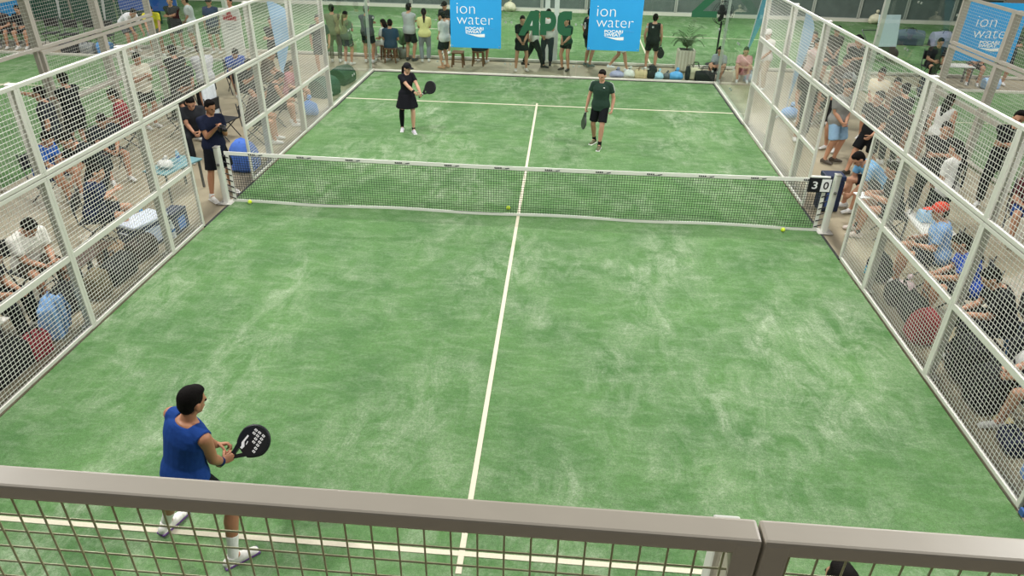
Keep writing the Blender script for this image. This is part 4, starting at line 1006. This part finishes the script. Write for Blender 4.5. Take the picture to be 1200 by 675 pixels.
cooler(-5.40, -1.18, 'small navy and blue cooler beside the larger one', '1d2b4d', '24304c', R(85), (.36, .26, .36), '4f86cf')
bottle(-5.3, -1.45, 'clear bottle with white cap beside the small cooler', 'dfe7ea', 0, .30)
bottle(-6.0, -1.05, 'pale blue water bottle behind the left fence', '6aa6dc', .0, .34)
bag(-5.42, 1.62, 'big blue rounded bag by the left end of the net', '4f78d0', (.58, .50, .60), 'dome', trim='3c5cae')
bag(-5.38, 5.3, 'round blue bag by the far end of the left fence', '5f98e0', (.42, .38, .44), 'sack')
feather_flag(-6.72, 7.3, 'pale blue feather flag standing left of the court beyond the mesh', '9cc4e6', 2.25, .50, R(10), -.12)
t = thing('notice_board', 'white standing board with red emblem in the left walkway', 'board', (-8.5, 8.6, 0), R(-8))
MB().cbox((0, 0, 1.1), (.62, .04, 1.5), .008).build('panel', mat('dfddd6', .5), t)
for s in (-1, 1): MB().cbox((s*.27, 0, .02), (.04, .3, .04), .006).cbox((s*.27, 0, .2), (.04, .04, .36), .006).build('foot', mat('8a8c8c'), t)
e_ = MB().prism([[(-.2, 1.55), (.2, 1.55), (.2, 1.66), (.09, 1.66), (.06, 1.76), (0, 1.8), (-.06, 1.76), (-.09, 1.66), (-.2, 1.66)]], 0, .006); e_.v = [(a, -.021-c, b) for a, b, c in e_.v]; e_.build('emblem', mat('b02c35', .5), t)
for k_ in range(3): MB().box((0, -.0225, 1.45-k_*.07), (.3, .004, .012)).build('line_mark', mat('8f9294'), t)
# low table and chair with towel behind the filming person
o = chair(-6.55, 3.35, 100, 'chair draped with a white towel behind the filming person')
tw = MB()
for i in range(8):
    tw.cbox((-.2+i*.055, .01*math.sin(i*1.7), .0), (.06, .035+.006*(i % 2), .62), .012)
tw = tw.build('towel', fab('dfe6ea'), None, loc=(-6.80, 3.39, .80), rotz=R(-100), voxel=.012, smo=3); tag(tw, 'white towel hung over the chair behind the filming person', 'towel')
def low_table(x, y, label, col='7fa3a8', rot=0.):
    o = MB().cbox((0, 0, .52), (.9, .5, .03), .01).build('low_table', mat(col, .5), None, loc=(x, y, 0), rotz=rot)
    for sx in (-1, 1):
        for sy in (-1, 1): MB().cbox((sx*.4, sy*.2, .25), (.035, .035, .51), .005).build('leg', mat('6a6c6c', .4, .5), o)
    return tag(o, label, 'table')
low_table(-6.1, .30, 'low teal table near the left gateway', '6f9aa0', R(75))
bottle(-6.05, .42, 'water bottle standing on the low teal table', '9ccbe4', .535)
bag(-6.12, .10, 'white sack on the low teal table', 'd8dad6', (.26, .22, .2), 'sack', .535)

# left neighbour court and beyond
gN = 'people beyond the neighbouring left court'
sp(-12.1, 10.95, 150, 'person in a yellow top beyond the neighbouring left fence', group=gN, shirt='d9cf3a', bcol='8a8f90', pose='bend', lean=40, hl=(-.16, .5, .8), hr=(.16, .5, .8))
sp(-13.2, 11.4, 110, 'person in white bending over beyond the neighbouring left fence', group=gN, shirt='e4e6e8', bcol='5b6066', pose='bend')
sp(-11.75, 11.6, 170, 'person in a black top at upper left beyond the walkway', group=gN, shirt='1f2124', bcol='2a2c30', pose='fold')
sp(-11.35, 11.9, 250, 'person in a light grey tee turned aside at upper left', group=gN, shirt='c2c6c6', bcol='a9a9a4', pose='clasp')
sp(-10.55, 11.7, 180, 'person in a dark cap and navy top at upper left', group=gN, shirt='3a3f66', bcol='2a2b30', cap='1c1e26', pose='stand')
sp(-9.95, 11.85, 190, 'person with short black hair in white at upper left', group=gN, shirt='d5d7d4', bcol='3a3b3e', pose='stand')
for i, (x, y, sc_) in enumerate(((-18.3, 12.0, '2f3034'), (-17.5, 11.8, '3a2f2f'), (-16.9, 11.9, '26282d'))):
    sp(x, y-.2, 170, 'person in dark clothes seated at the top left edge, %s of three' % ('leftmost', 'middle', 'rightmost')[i], group=gN, shirt=sc_, bcol='2a2b30', pose='sit'); seat(x, y-.2, 170, 'chair under the %s dark figure at the top left edge' % ('leftmost', 'middle', 'rightmost')[i])
for i, x in enumerate((-16.1, -15.4, -14.8, -14.2)):
    chair(x, 11.75-.1*(i % 2), 170, 'empty folding chair beyond the neighbouring left court, %s of four' % ('leftmost', 'second from left', 'third from left', 'rightmost')[i], 'empty chairs at the top left')
bag(-15.0, 10.95, 'dark bag beside the neighbouring left court kerb', '34383a', (.6, .35, .4), 'duffel')
bag(-14.4, 10.95, 'grey bag beside the neighbouring left court kerb', '8b8f8f', (.5, .35, .36), 'duffel')
bag(-13.85, 10.98, 'bright blue bag beside the neighbouring left court kerb', '4f93d4', (.5, .35, .42), 'duffel')
o = MB().cbox((0, 0, .75), (1.9, .012, 1.1), .004).build('banner', BLUE, None, loc=(-18.6, 12.9, .5)); tag(o, 'blue banner cut by the top left picture corner', 'banner')
for s in (-1, 1): MB().cbox((s*.93, .02, .4), (.03, .03, 1.8), .004).build('banner_pole', paint('b9bcbc'), o)
o = MB().cbox((0, 0, .8), (2.2, .02, .7), .004).build('banner', mat('2f5fb4', .6), None, loc=(-14.6, 15.2, .2)); tag(o, 'blue barrier cloth behind the yellow clad person', 'banner')
for s in (-1, 1): MB().cbox((s*1.08, .02, .5), (.03, .03, 1.4), .004).build('banner_pole', paint('b9bcbc'), o)
for i, x in enumerate((-19.2, -17.4, -15.6)):
    o = MB().cbox((0, 0, .5), (1.7, .03, .95), .006).build('barrier', mat('1f5a48', .7), None, loc=(x, 16.2, 0)); tag(o, 'dark green barrier panel beyond the neighbouring left court, %s of three' % ('left', 'middle', 'right')[i], 'barrier', 'green barrier panels')
    MB().prism([[(.35, .1), (.42, .1), (.55, .9), (.42, .9)]], .0, .004).xf(Matrix.Translation((0, -.02, 0)) @ Matrix.Rotation(R(90), 4, 'X')).build('white_mark', WGR, o)

# ------------------------------------------------------------------ walkway right of the court
gR = 'spectators right of the court'
sp(6.2, 9.55, 235, 'person in white with a white cap at the far end of the right fence', H=1.68, group=gR, shirt='e3ded8', bottom='trousers', bcol='b09a80', cap='ece8e2', pose='clasp')
sp(7.35, 9.4, 200, 'person in a black and white striped top right of the court', H=1.68, sex='f', group=gR, shirt=stripe_material('1c1d1f', 'dcdcd8', 5), bcol='5b4f4a', bottom='trousers', hair='long', pose='stand')
sp(7.05, 8.2, 150, 'person in pale pink with olive trousers right of the court', H=1.70, group=gR, shirt='d9c2bc', bottom='trousers', bcol='8a7a58', pose='fold')
sp(8.3, 8.7, 190, 'person in charcoal standing by the neighbouring right glass', H=1.70, group=gR, shirt='3b3c3e', bcol='2b2b2c', pose='fold')
sp(7.55, 7.25, 235, 'person in black with a pale grey backpack seated right of the court', H=1.68, group=gR, shirt='26292b', bcol='24262a', pose='slump', lean=22); seat(7.55, 7.25, 235, 'chair under the person with the pale grey backpack')
bag(7.78, 7.42, 'pale grey backpack on the seated person in black', 'aeb3b4', (.34, .2, .42), 'backpack', .62, R(-55)+R(180))
sp(7.6, 5.25, 215, 'person in a cream top with a white strap right of the court', H=1.64, sex='f', group=gR, shirt='e2d8bd', bcol='25272a', hair='bun', pose='clasp')
sp(6.25, 3.55, 165, 'person in a grey tee and light blue shorts seen through the right gateway', H=1.70, group=gR, shirt='8c8c88', bcol='8fb0cc', pose='clasp', blen=.95, shoes='4a4238', L=(-.12, 0, 0, 60), Rf=(.12, .05, 0, -30), vox=.015)
sp(6.66, 2.85, 250, 'person in black tee and black shorts striding past the right gateway', H=1.72, group=gR, shirt='1b1b1c', bcol='17181a', pose='walk', blen=.9, shoes='35322c', vox=.015)
sp(6.05, 5.0, 180, 'person in a black dress behind the right fence past the gateway', H=1.66, sex='f', group=gR, shirt='1d1e20', bottom='long_skirt', bcol='1a1b1d', hair='long', pose='stand', vox=.015)
sp(6.22, 1.05, 262, 'person in a sky blue tee bending down beside the right gateway', H=1.72, group=gR, shirt='6fa6cf', bcol='2a2c30', pose='sit', lean=58, pitch=18, hl=(-.14, .52, .36), hr=(.14, .5, .36), vox=.014); seat(6.22, 1.05, 262, 'chair under the person in sky blue by the right gateway')
sp(6.02, -.12, 284, 'person with bare knees seated by the right net post holding a white board', H=1.72, group=gR, shirt='232427', bcol='1b1c1f', pose='sit', hl=(-.06, .38, .72), hr=(.10, .36, .72), lean=16, shoes='cbbfb4', socks='1d1d1f', sockh=.2, vox=.014, blen=.5); seat(6.02, -.12, 284, 'chair under the person with the white board')
o = MB().cbox((0, 0, 0), (.32, .24, .014), .004).build('clipboard', mat('e9ecee', .5), None, loc=(5.62, .02, .665), rotz=R(10)); tag(o, 'white clipboard on the lap of the person by the right net post', 'clipboard'); MB().cbox((-.14, 0, .012), (.03, .08, .012), .003).build('clip', mat('9aa0a4', .3, .8), o)
sp(7.0, .95, 200, 'person in a black top with red print standing behind the right fence', H=1.70, group=gR, shirt='232326', bottom='trousers', bcol='1f2023', pose='fold')
sp(7.45, 3.6, 355, 'person with dark hair in a bun seen from behind right of the court', H=1.68, sex='f', group=gR, shirt='26262a', bottom='trousers', bcol='2a2a2e', hair='bun', pose='clasp')
sp(8.05, 4.1, 200, 'person in brown seated against the neighbouring right fence', H=1.68, group=gR, shirt='5b4a42', bcol='2a2a2c', pose='slump'); seat(8.05, 4.1, 200, 'chair under the person in brown on the right')
sp(7.95, 2.9, 60, 'person in a white tank top with long black hair right of the court', H=1.68, sex='f', group=gR, shirt='dcdcd8', sleeve='none', bottom='skirt', bcol='1d1e21', hair='long', pose='stand')
i_ = sp(6.75, -.15+.05, 330, 'person in a white top with black backpack straps and black trousers', H=1.68, sex='f', group=gR, shirt='e0dfda', bottom='trousers', bcol='1d1e22', hair='tail', pose='clasp', vox=.015)
for s_ in (-1, 1):
    fr_ = [(i_['spine'](t), i_['frame'](t)) for t in (.06, .2, .34, .44)]
    MB().tube([p+f[0]*s_*(.075+.02*(j == 0))-f[1]*(.150-.02*(j == 3)) for j, (p, f) in enumerate(fr_)], .022, 8).build('strap', fab('1a1b1e'), i_['root'], voxel=.012, smo=1)
p_, f_ = i_['spine'](.24), i_['frame'](.24)
MB().tube([p_-f_[0]*.09-f_[1]*.155, p_-f_[1]*.16, p_+f_[0]*.09-f_[1]*.155], .020, 8).build('strap', fab('1a1b1e'), i_['root'], voxel=.012, smo=1)
sp(8.4, 1.45, 215, 'tall person in black standing across the right walkway', H=1.80, group=gR, shirt='17181a', bottom='trousers', bcol='1a1b1d', pose='fold')
sp(8.25, .2, 200, 'person with bare legs seated across the right walkway', H=1.70, group=gR, shirt='5b2f34', bcol='2d4a8a', pose='sit'); seat(8.25, .2, 200, 'chair under the bare legged person across the right walkway')
sp(8.0, -1.1, 180, 'person in black with grey trousers at the right picture edge', H=1.74, group=gR, shirt='1c1c1f', bottom='trousers', bcol='6f7072', pose='stand')
sp(6.02, -1.72, 290, 'person in a red cap and light blue tee seated by the right fence', H=1.70, group=gR, shirt='7fa6d4', bcol='2c2f38', cap='d24a3a', pose='sit', lean=14, vox=.015); seat(6.02, -1.72, 290, 'chair under the person in the red cap')
sp(6.0, -2.62, 285, 'person in a royal blue tee with black hair seated by the right fence', H=1.70, sex='f', group=gR, shirt='2f55b8', bcol='25272c', hair='long', pose='slump', lean=24, vox=.015); seat(6.0, -2.62, 285, 'chair under the person in royal blue on the right')
sp(5.85, -4.75, 280, 'person in khaki with bare arms seated nearest the camera on the right', H=1.72, group=gR, shirt='5a5247', bcol='2a2a30', pose='slump', lean=26, vox=.015, sk='b98d74'); seat(5.85, -4.75, 280, 'chair under the person in khaki nearest the camera on the right')
sp(6.0, -5.55, 285, 'person in a brown top seated at the lower right picture edge', H=1.70, group=gR, shirt='6b5a4c', bcol='2b2b38', pose='slump', lean=30, vox=.015); seat(6.0, -5.55, 285, 'chair under the person in brown at the lower right edge')
bag(5.30, -3.18, 'red round cloth bag against the right fence', '96303a', (.40, .36, .46), 'dome', trim='6e1f2a')
bag(5.62, -3.42, 'white and gold tote beside the red bag', 'c9bd9c', (.26, .3, .36), 'duffel', rot=R(80))
bag(5.36, -2.25, 'black shoe bag by the right fence below the seated row', '202124', (.36, .28, .30), 'duffel', rot=R(85))
bag(5.55, -2.05, 'pale pink cloth bag by the right fence', 'c9b4b6', (.3, .26, .3), 'sack')
bag(5.45, -3.95, 'large black backpack against the right fence', '17181b', (.40, .34, .62), 'backpack', rot=R(90))
bag(5.62, -4.28, 'yellow cloth bundle on the floor by the large black backpack', 'd6c95a', (.22, .2, .34), 'sack')
bag(6.35, -3.45, 'black kit bag with blue pocket behind the right fence', '25282f', (.42, .3, .5), 'backpack', rot=R(70), trim='5f8fc8')
bag(6.2, -3.95, 'white plastic sack behind the right fence', 'e2e0da', (.42, .36, .56), 'sack')
bag(6.05, -4.25, 'light blue plastic sack behind the right fence', '6f9fdc', (.40, .32, .52), 'sack')
bag(5.40, -5.72, 'pale blue cooler bag at the lower right corner', '7f9fd0', (.5, .34, .42), 'duffel', rot=R(80))
bag(5.4, -5.15, 'navy shoe bag on the floor nearest the right fence', '262a44', (.34, .24, .22), 'duffel', rot=R(85))
bag(5.5, -4.78, 'beige cap and cloth bundle by the right fence', 'c6b98a', (.2, .18, .16), 'sack')
bottle(5.28, -1.42, 'turquoise bottle by the right fence near the gateway', '46b8d4', 0, .32)
low_table(6.35, .0-.75, 'white low table behind the right fence', 'd9d8d2', R(85))
bag(6.3, -.62, 'pale blue box bag on the white low table', '9cc0dc', (.28, .22, .2), 'duffel', .535)
feather_flag(6.22, 6.85, 'pale blue feather flag behind the right mesh fence', 'a5c8e2', 2.45, .26, R(-5), -.02)
cooler(5.42, 1.0, 'navy cooler bin behind the scoreboard', '18243f', '1f2c4a', R(0), (.34, .30, .66), '34508c')
bag(6.3, 6.75, 'light blue sack by the far end of the right fence', '86b0e4', (.46, .36, .34), 'sack')
sp(6.9, 6.5, 240, 'person in black seated low behind the far part of the right fence', H=1.66, group=gR, shirt='2a2a2c', bcol='1f2022', pose='slump'); seat(6.9, 6.5, 240, 'chair under the person seated low behind the far right fence')
# score flip board on the net
t = thing('scoreboard', 'flip scoreboard reading 3 and 0 hung at the right end of the net', 'scoreboard', (4.83, -.05, .72))
MB().cbox((.0, .02, .10), (.36, .02, .24), .004).build('back_plate', mat('14181f', .5), t)
MB().cbox((-.02, .0, .245), (.30, .03, .03), .006).build('top_bar', mat('e8e8e4', .5), t)
a_ = MB().cbox((-.085, .003, .10), (.155, .012, .21), .004).build('score_card', mat('12151c', .5), t); text('digit', '3', WGR, a_, -.125, -.045, .04, .165, -.006, .012)
a_ = MB().cbox((.09, .003, .10), (.15, .012, .21), .004).build('score_card', mat('e9ebea', .5), t); text('digit', '0', mat('15171a'), a_, .05, .13, .04, .165, -.006, .012)
# right neighbour and beyond
gQ = 'people beyond the neighbouring right fence'
sp(10.4, 9.0-.2, 20, 'person in navy seated on the neighbouring right court', H=1.6, sex='f', group=gQ, shirt='2c3448', bcol='2f3c66', hair='long', pose='sit', pelvis=(0, 0, .26), L=(-.15, .48, 0, 6), Rf=(.15, .5, 0, 6), hl=(-.1, .36, .44), hr=(.1, .36, .44))
sp(11.6, 11.4, 180, 'person in black seated under the right blue banner', group=gQ, shirt='26282a', bcol='2a2a2c', pose='sit'); seat(11.6, 11.4, 180, 'chair under the person below the right blue banner')
sp(12.9, 11.5, 200, 'person in brown seated right of the one under the right banner', group=gQ, shirt='6a564a', bcol='3a3a3c', pose='sit'); seat(12.9, 11.5, 200, 'chair under the person in brown below the right blue banner')
sp(13.6, 11.3, 190, 'person in dark green standing right of the right blue banner', group=gQ, shirt='2f3c36', bcol='2a2d2c', pose='fold')
low_table(12.2, 11.2, 'white low table below the right blue banner', 'd6d6d0')
bag(13.1, 10.75, 'pale blue bag at the right picture edge by the kerb', '9fc0e0', (.5, .34, .3), 'duffel')
for i, (x, y, h_) in enumerate(((8.62, 9.75, 1.58), (8.2, 10.25, 1.72))):
    sp(x, y, 180, 'person whose dark cap shows above the right fence, %s of two' % ('right', 'left')[i], H=h_, group=gQ, shirt='c9b0a8' if i == 0 else '3a3430', bcol='2c2c2e', cap='141414', pose='clasp')
t = thing('sign_cart', 'pale tilted board on a dark wheeled cart on the far right court', 'cart', (11.25, 14.2, 0), R(10))
MB().cbox((0, 0, .95), (.75, .04, 1.0), .01, Matrix.Rotation(R(-12), 3, 'X')).build('board', mat('c3d6dc', .5), t)
MB().cbox((0, .1, .35), (.7, .5, .25), .02).build('tray', mat('3a3432', .6), t)
for s in (-1, 1):
    w_ = MB().tube([(s*.38, .1, .2), (s*.44, .1, .2)], .2, 18); w_.build('wheel', mat('1f2021', .6), t, True)
MB().tube([(-.3, .3, .35), (-.45, .75, .85), (.45, .75, .85), (.3, .3, .35)], .018, 8).build('handle', mat('55585a', .4, .6), t, True)
bag(13.4, 17.4, 'grey blue kit bag lying on the far right court', '5a6878', (1.2, .6, .5), 'duffel')
bag(14.6, 17.2, 'lilac kit bag lying on the far right court', '9a9cb4', (1.0, .6, .5), 'duffel')
for i, (x, y) in enumerate(((-1.9, 22.15), (1.9, 22.2), (13.9, 22.0))):
    bag(x, y, ('pale cloth bag at the far screen fence left of the white columns', 'pale cloth bag at the far screen fence right of the white columns', 'cream and green cloth heap at the far screen fence on the right')[i], 'd4d0b4', (.55, .4, .5), 'sack')
o = MB().cbox((0, 0, .9), (2.6, .02, 1.0), .004).build('banner', BLUE, None, loc=(19.0, 17.0, .9)); tag(o, 'blue banner at the upper right picture corner', 'banner')
for s in (-1, 1): MB().cbox((s*1.25, .02, .25), (.04, .04, 2.3), .004).build('banner_pole', paint('b9bcbc'), o)
# more of the dark kit and people packed against both fences
sp(-6.08, -4.3, 75, 'person in black and grey seated second from the camera behind the left fence', H=1.72, group=gL, shirt='1a1b1f', bottom='trousers', bcol='17181c', pose='slump', lean=30); seat(-6.08, -4.3, 75, 'chair under the second person from the camera on the left')
bag(-5.42, -5.05, 'large black racket bag on the floor at the lower left', '131417', (.72, .36, .42), 'duffel', rot=R(86))
bag(-5.80, -4.72, 'charcoal backpack behind the red bag on the left', '1b1c20', (.36, .28, .5), 'backpack', rot=R(80))
bag(-5.62, -3.72, 'long black sports bag by the second left fence post', '17181b', (.7, .34, .38), 'duffel', rot=R(84))
bench(-5.75, -2.95, .9, 'dark brown slatted bench behind the left fence', '4a382a')
bag(-5.40, -3.25, 'khaki rucksack by the bench on the left', '6a6048', (.34, .26, .42), 'backpack', rot=R(90))
bag(-5.45, -2.1, 'dark brown bag between the coolers and the bench on the left', '3a2f28', (.5, .3, .36), 'duffel', rot=R(80))
sp(-7.5, 3.4, 100, 'person in charcoal and khaki seated behind the dark red one on the left', group=gL, shirt='3a3836', bottom='trousers', bcol='55503f', pose='slump', lean=20); seat(-7.5, 3.4, 100, 'chair under the person in charcoal and khaki')
sp(-8.5, 5.5, 130, 'person in dark grey seated between the black tee and the royal blue tee', group=gL, shirt='303236', bottom='trousers', bcol='26272b', pose='slump', lean=20); seat(-8.5, 5.5, 130, 'chair under the person in dark grey at the left')
sp(-6.9, 6.65, 80, 'person in brown shorts seated beside the feather flag', group=gL, shirt='54463c', bcol='6b5844', pose='slump', lean=20); seat(-6.9, 6.65, 80, 'chair under the person in brown shorts')
sp(5.95, -3.5, 282, 'person in black seated behind the red bag on the right', H=1.70, group=gR, shirt='1a1b1e', bottom='trousers', bcol='1c1d21', pose='slump', lean=28, vox=.015); seat(5.95, -3.5, 282, 'chair under the person in black behind the red bag')
bag(5.42, -2.66, 'black holdall beside the red bag on the right', '1a1b1d', (.5, .32, .36), 'duffel', rot=R(86))
bag(5.38, -1.58, 'charcoal rucksack by the second right fence post', '2a2b2e', (.36, .26, .42), 'backpack', rot=R(90))
bag(5.40, -4.48, 'second black rucksack against the right fence nearer the camera', '151619', (.4, .32, .56), 'backpack', rot=R(92))
bag(5.75, -4.05, 'black holdall behind the large black backpack', '1c1d20', (.6, .34, .4), 'duffel', rot=R(80))
sp(6.55, 4.35, 230, 'person in black with a grey cap behind the right gateway panel', group=gR, shirt='1e1f21', bcol='2b2c2f', cap='5a5c5e', pose='fold')
sp(7.15, 6.35, 160, 'person in dark brown standing beside the seated one with the backpack', group=gR, shirt='4a3d36', bottom='trousers', bcol='2a2a2c', pose='clasp')
sp(8.3, 6.0, 200, 'person in tan seated by the neighbouring right post', group=gR, shirt='8a7560', bcol='3a3a3c', pose='sit'); seat(8.3, 6.0, 200, 'chair under the person in tan on the right')
resolve()
bpy.context.view_layer.update()
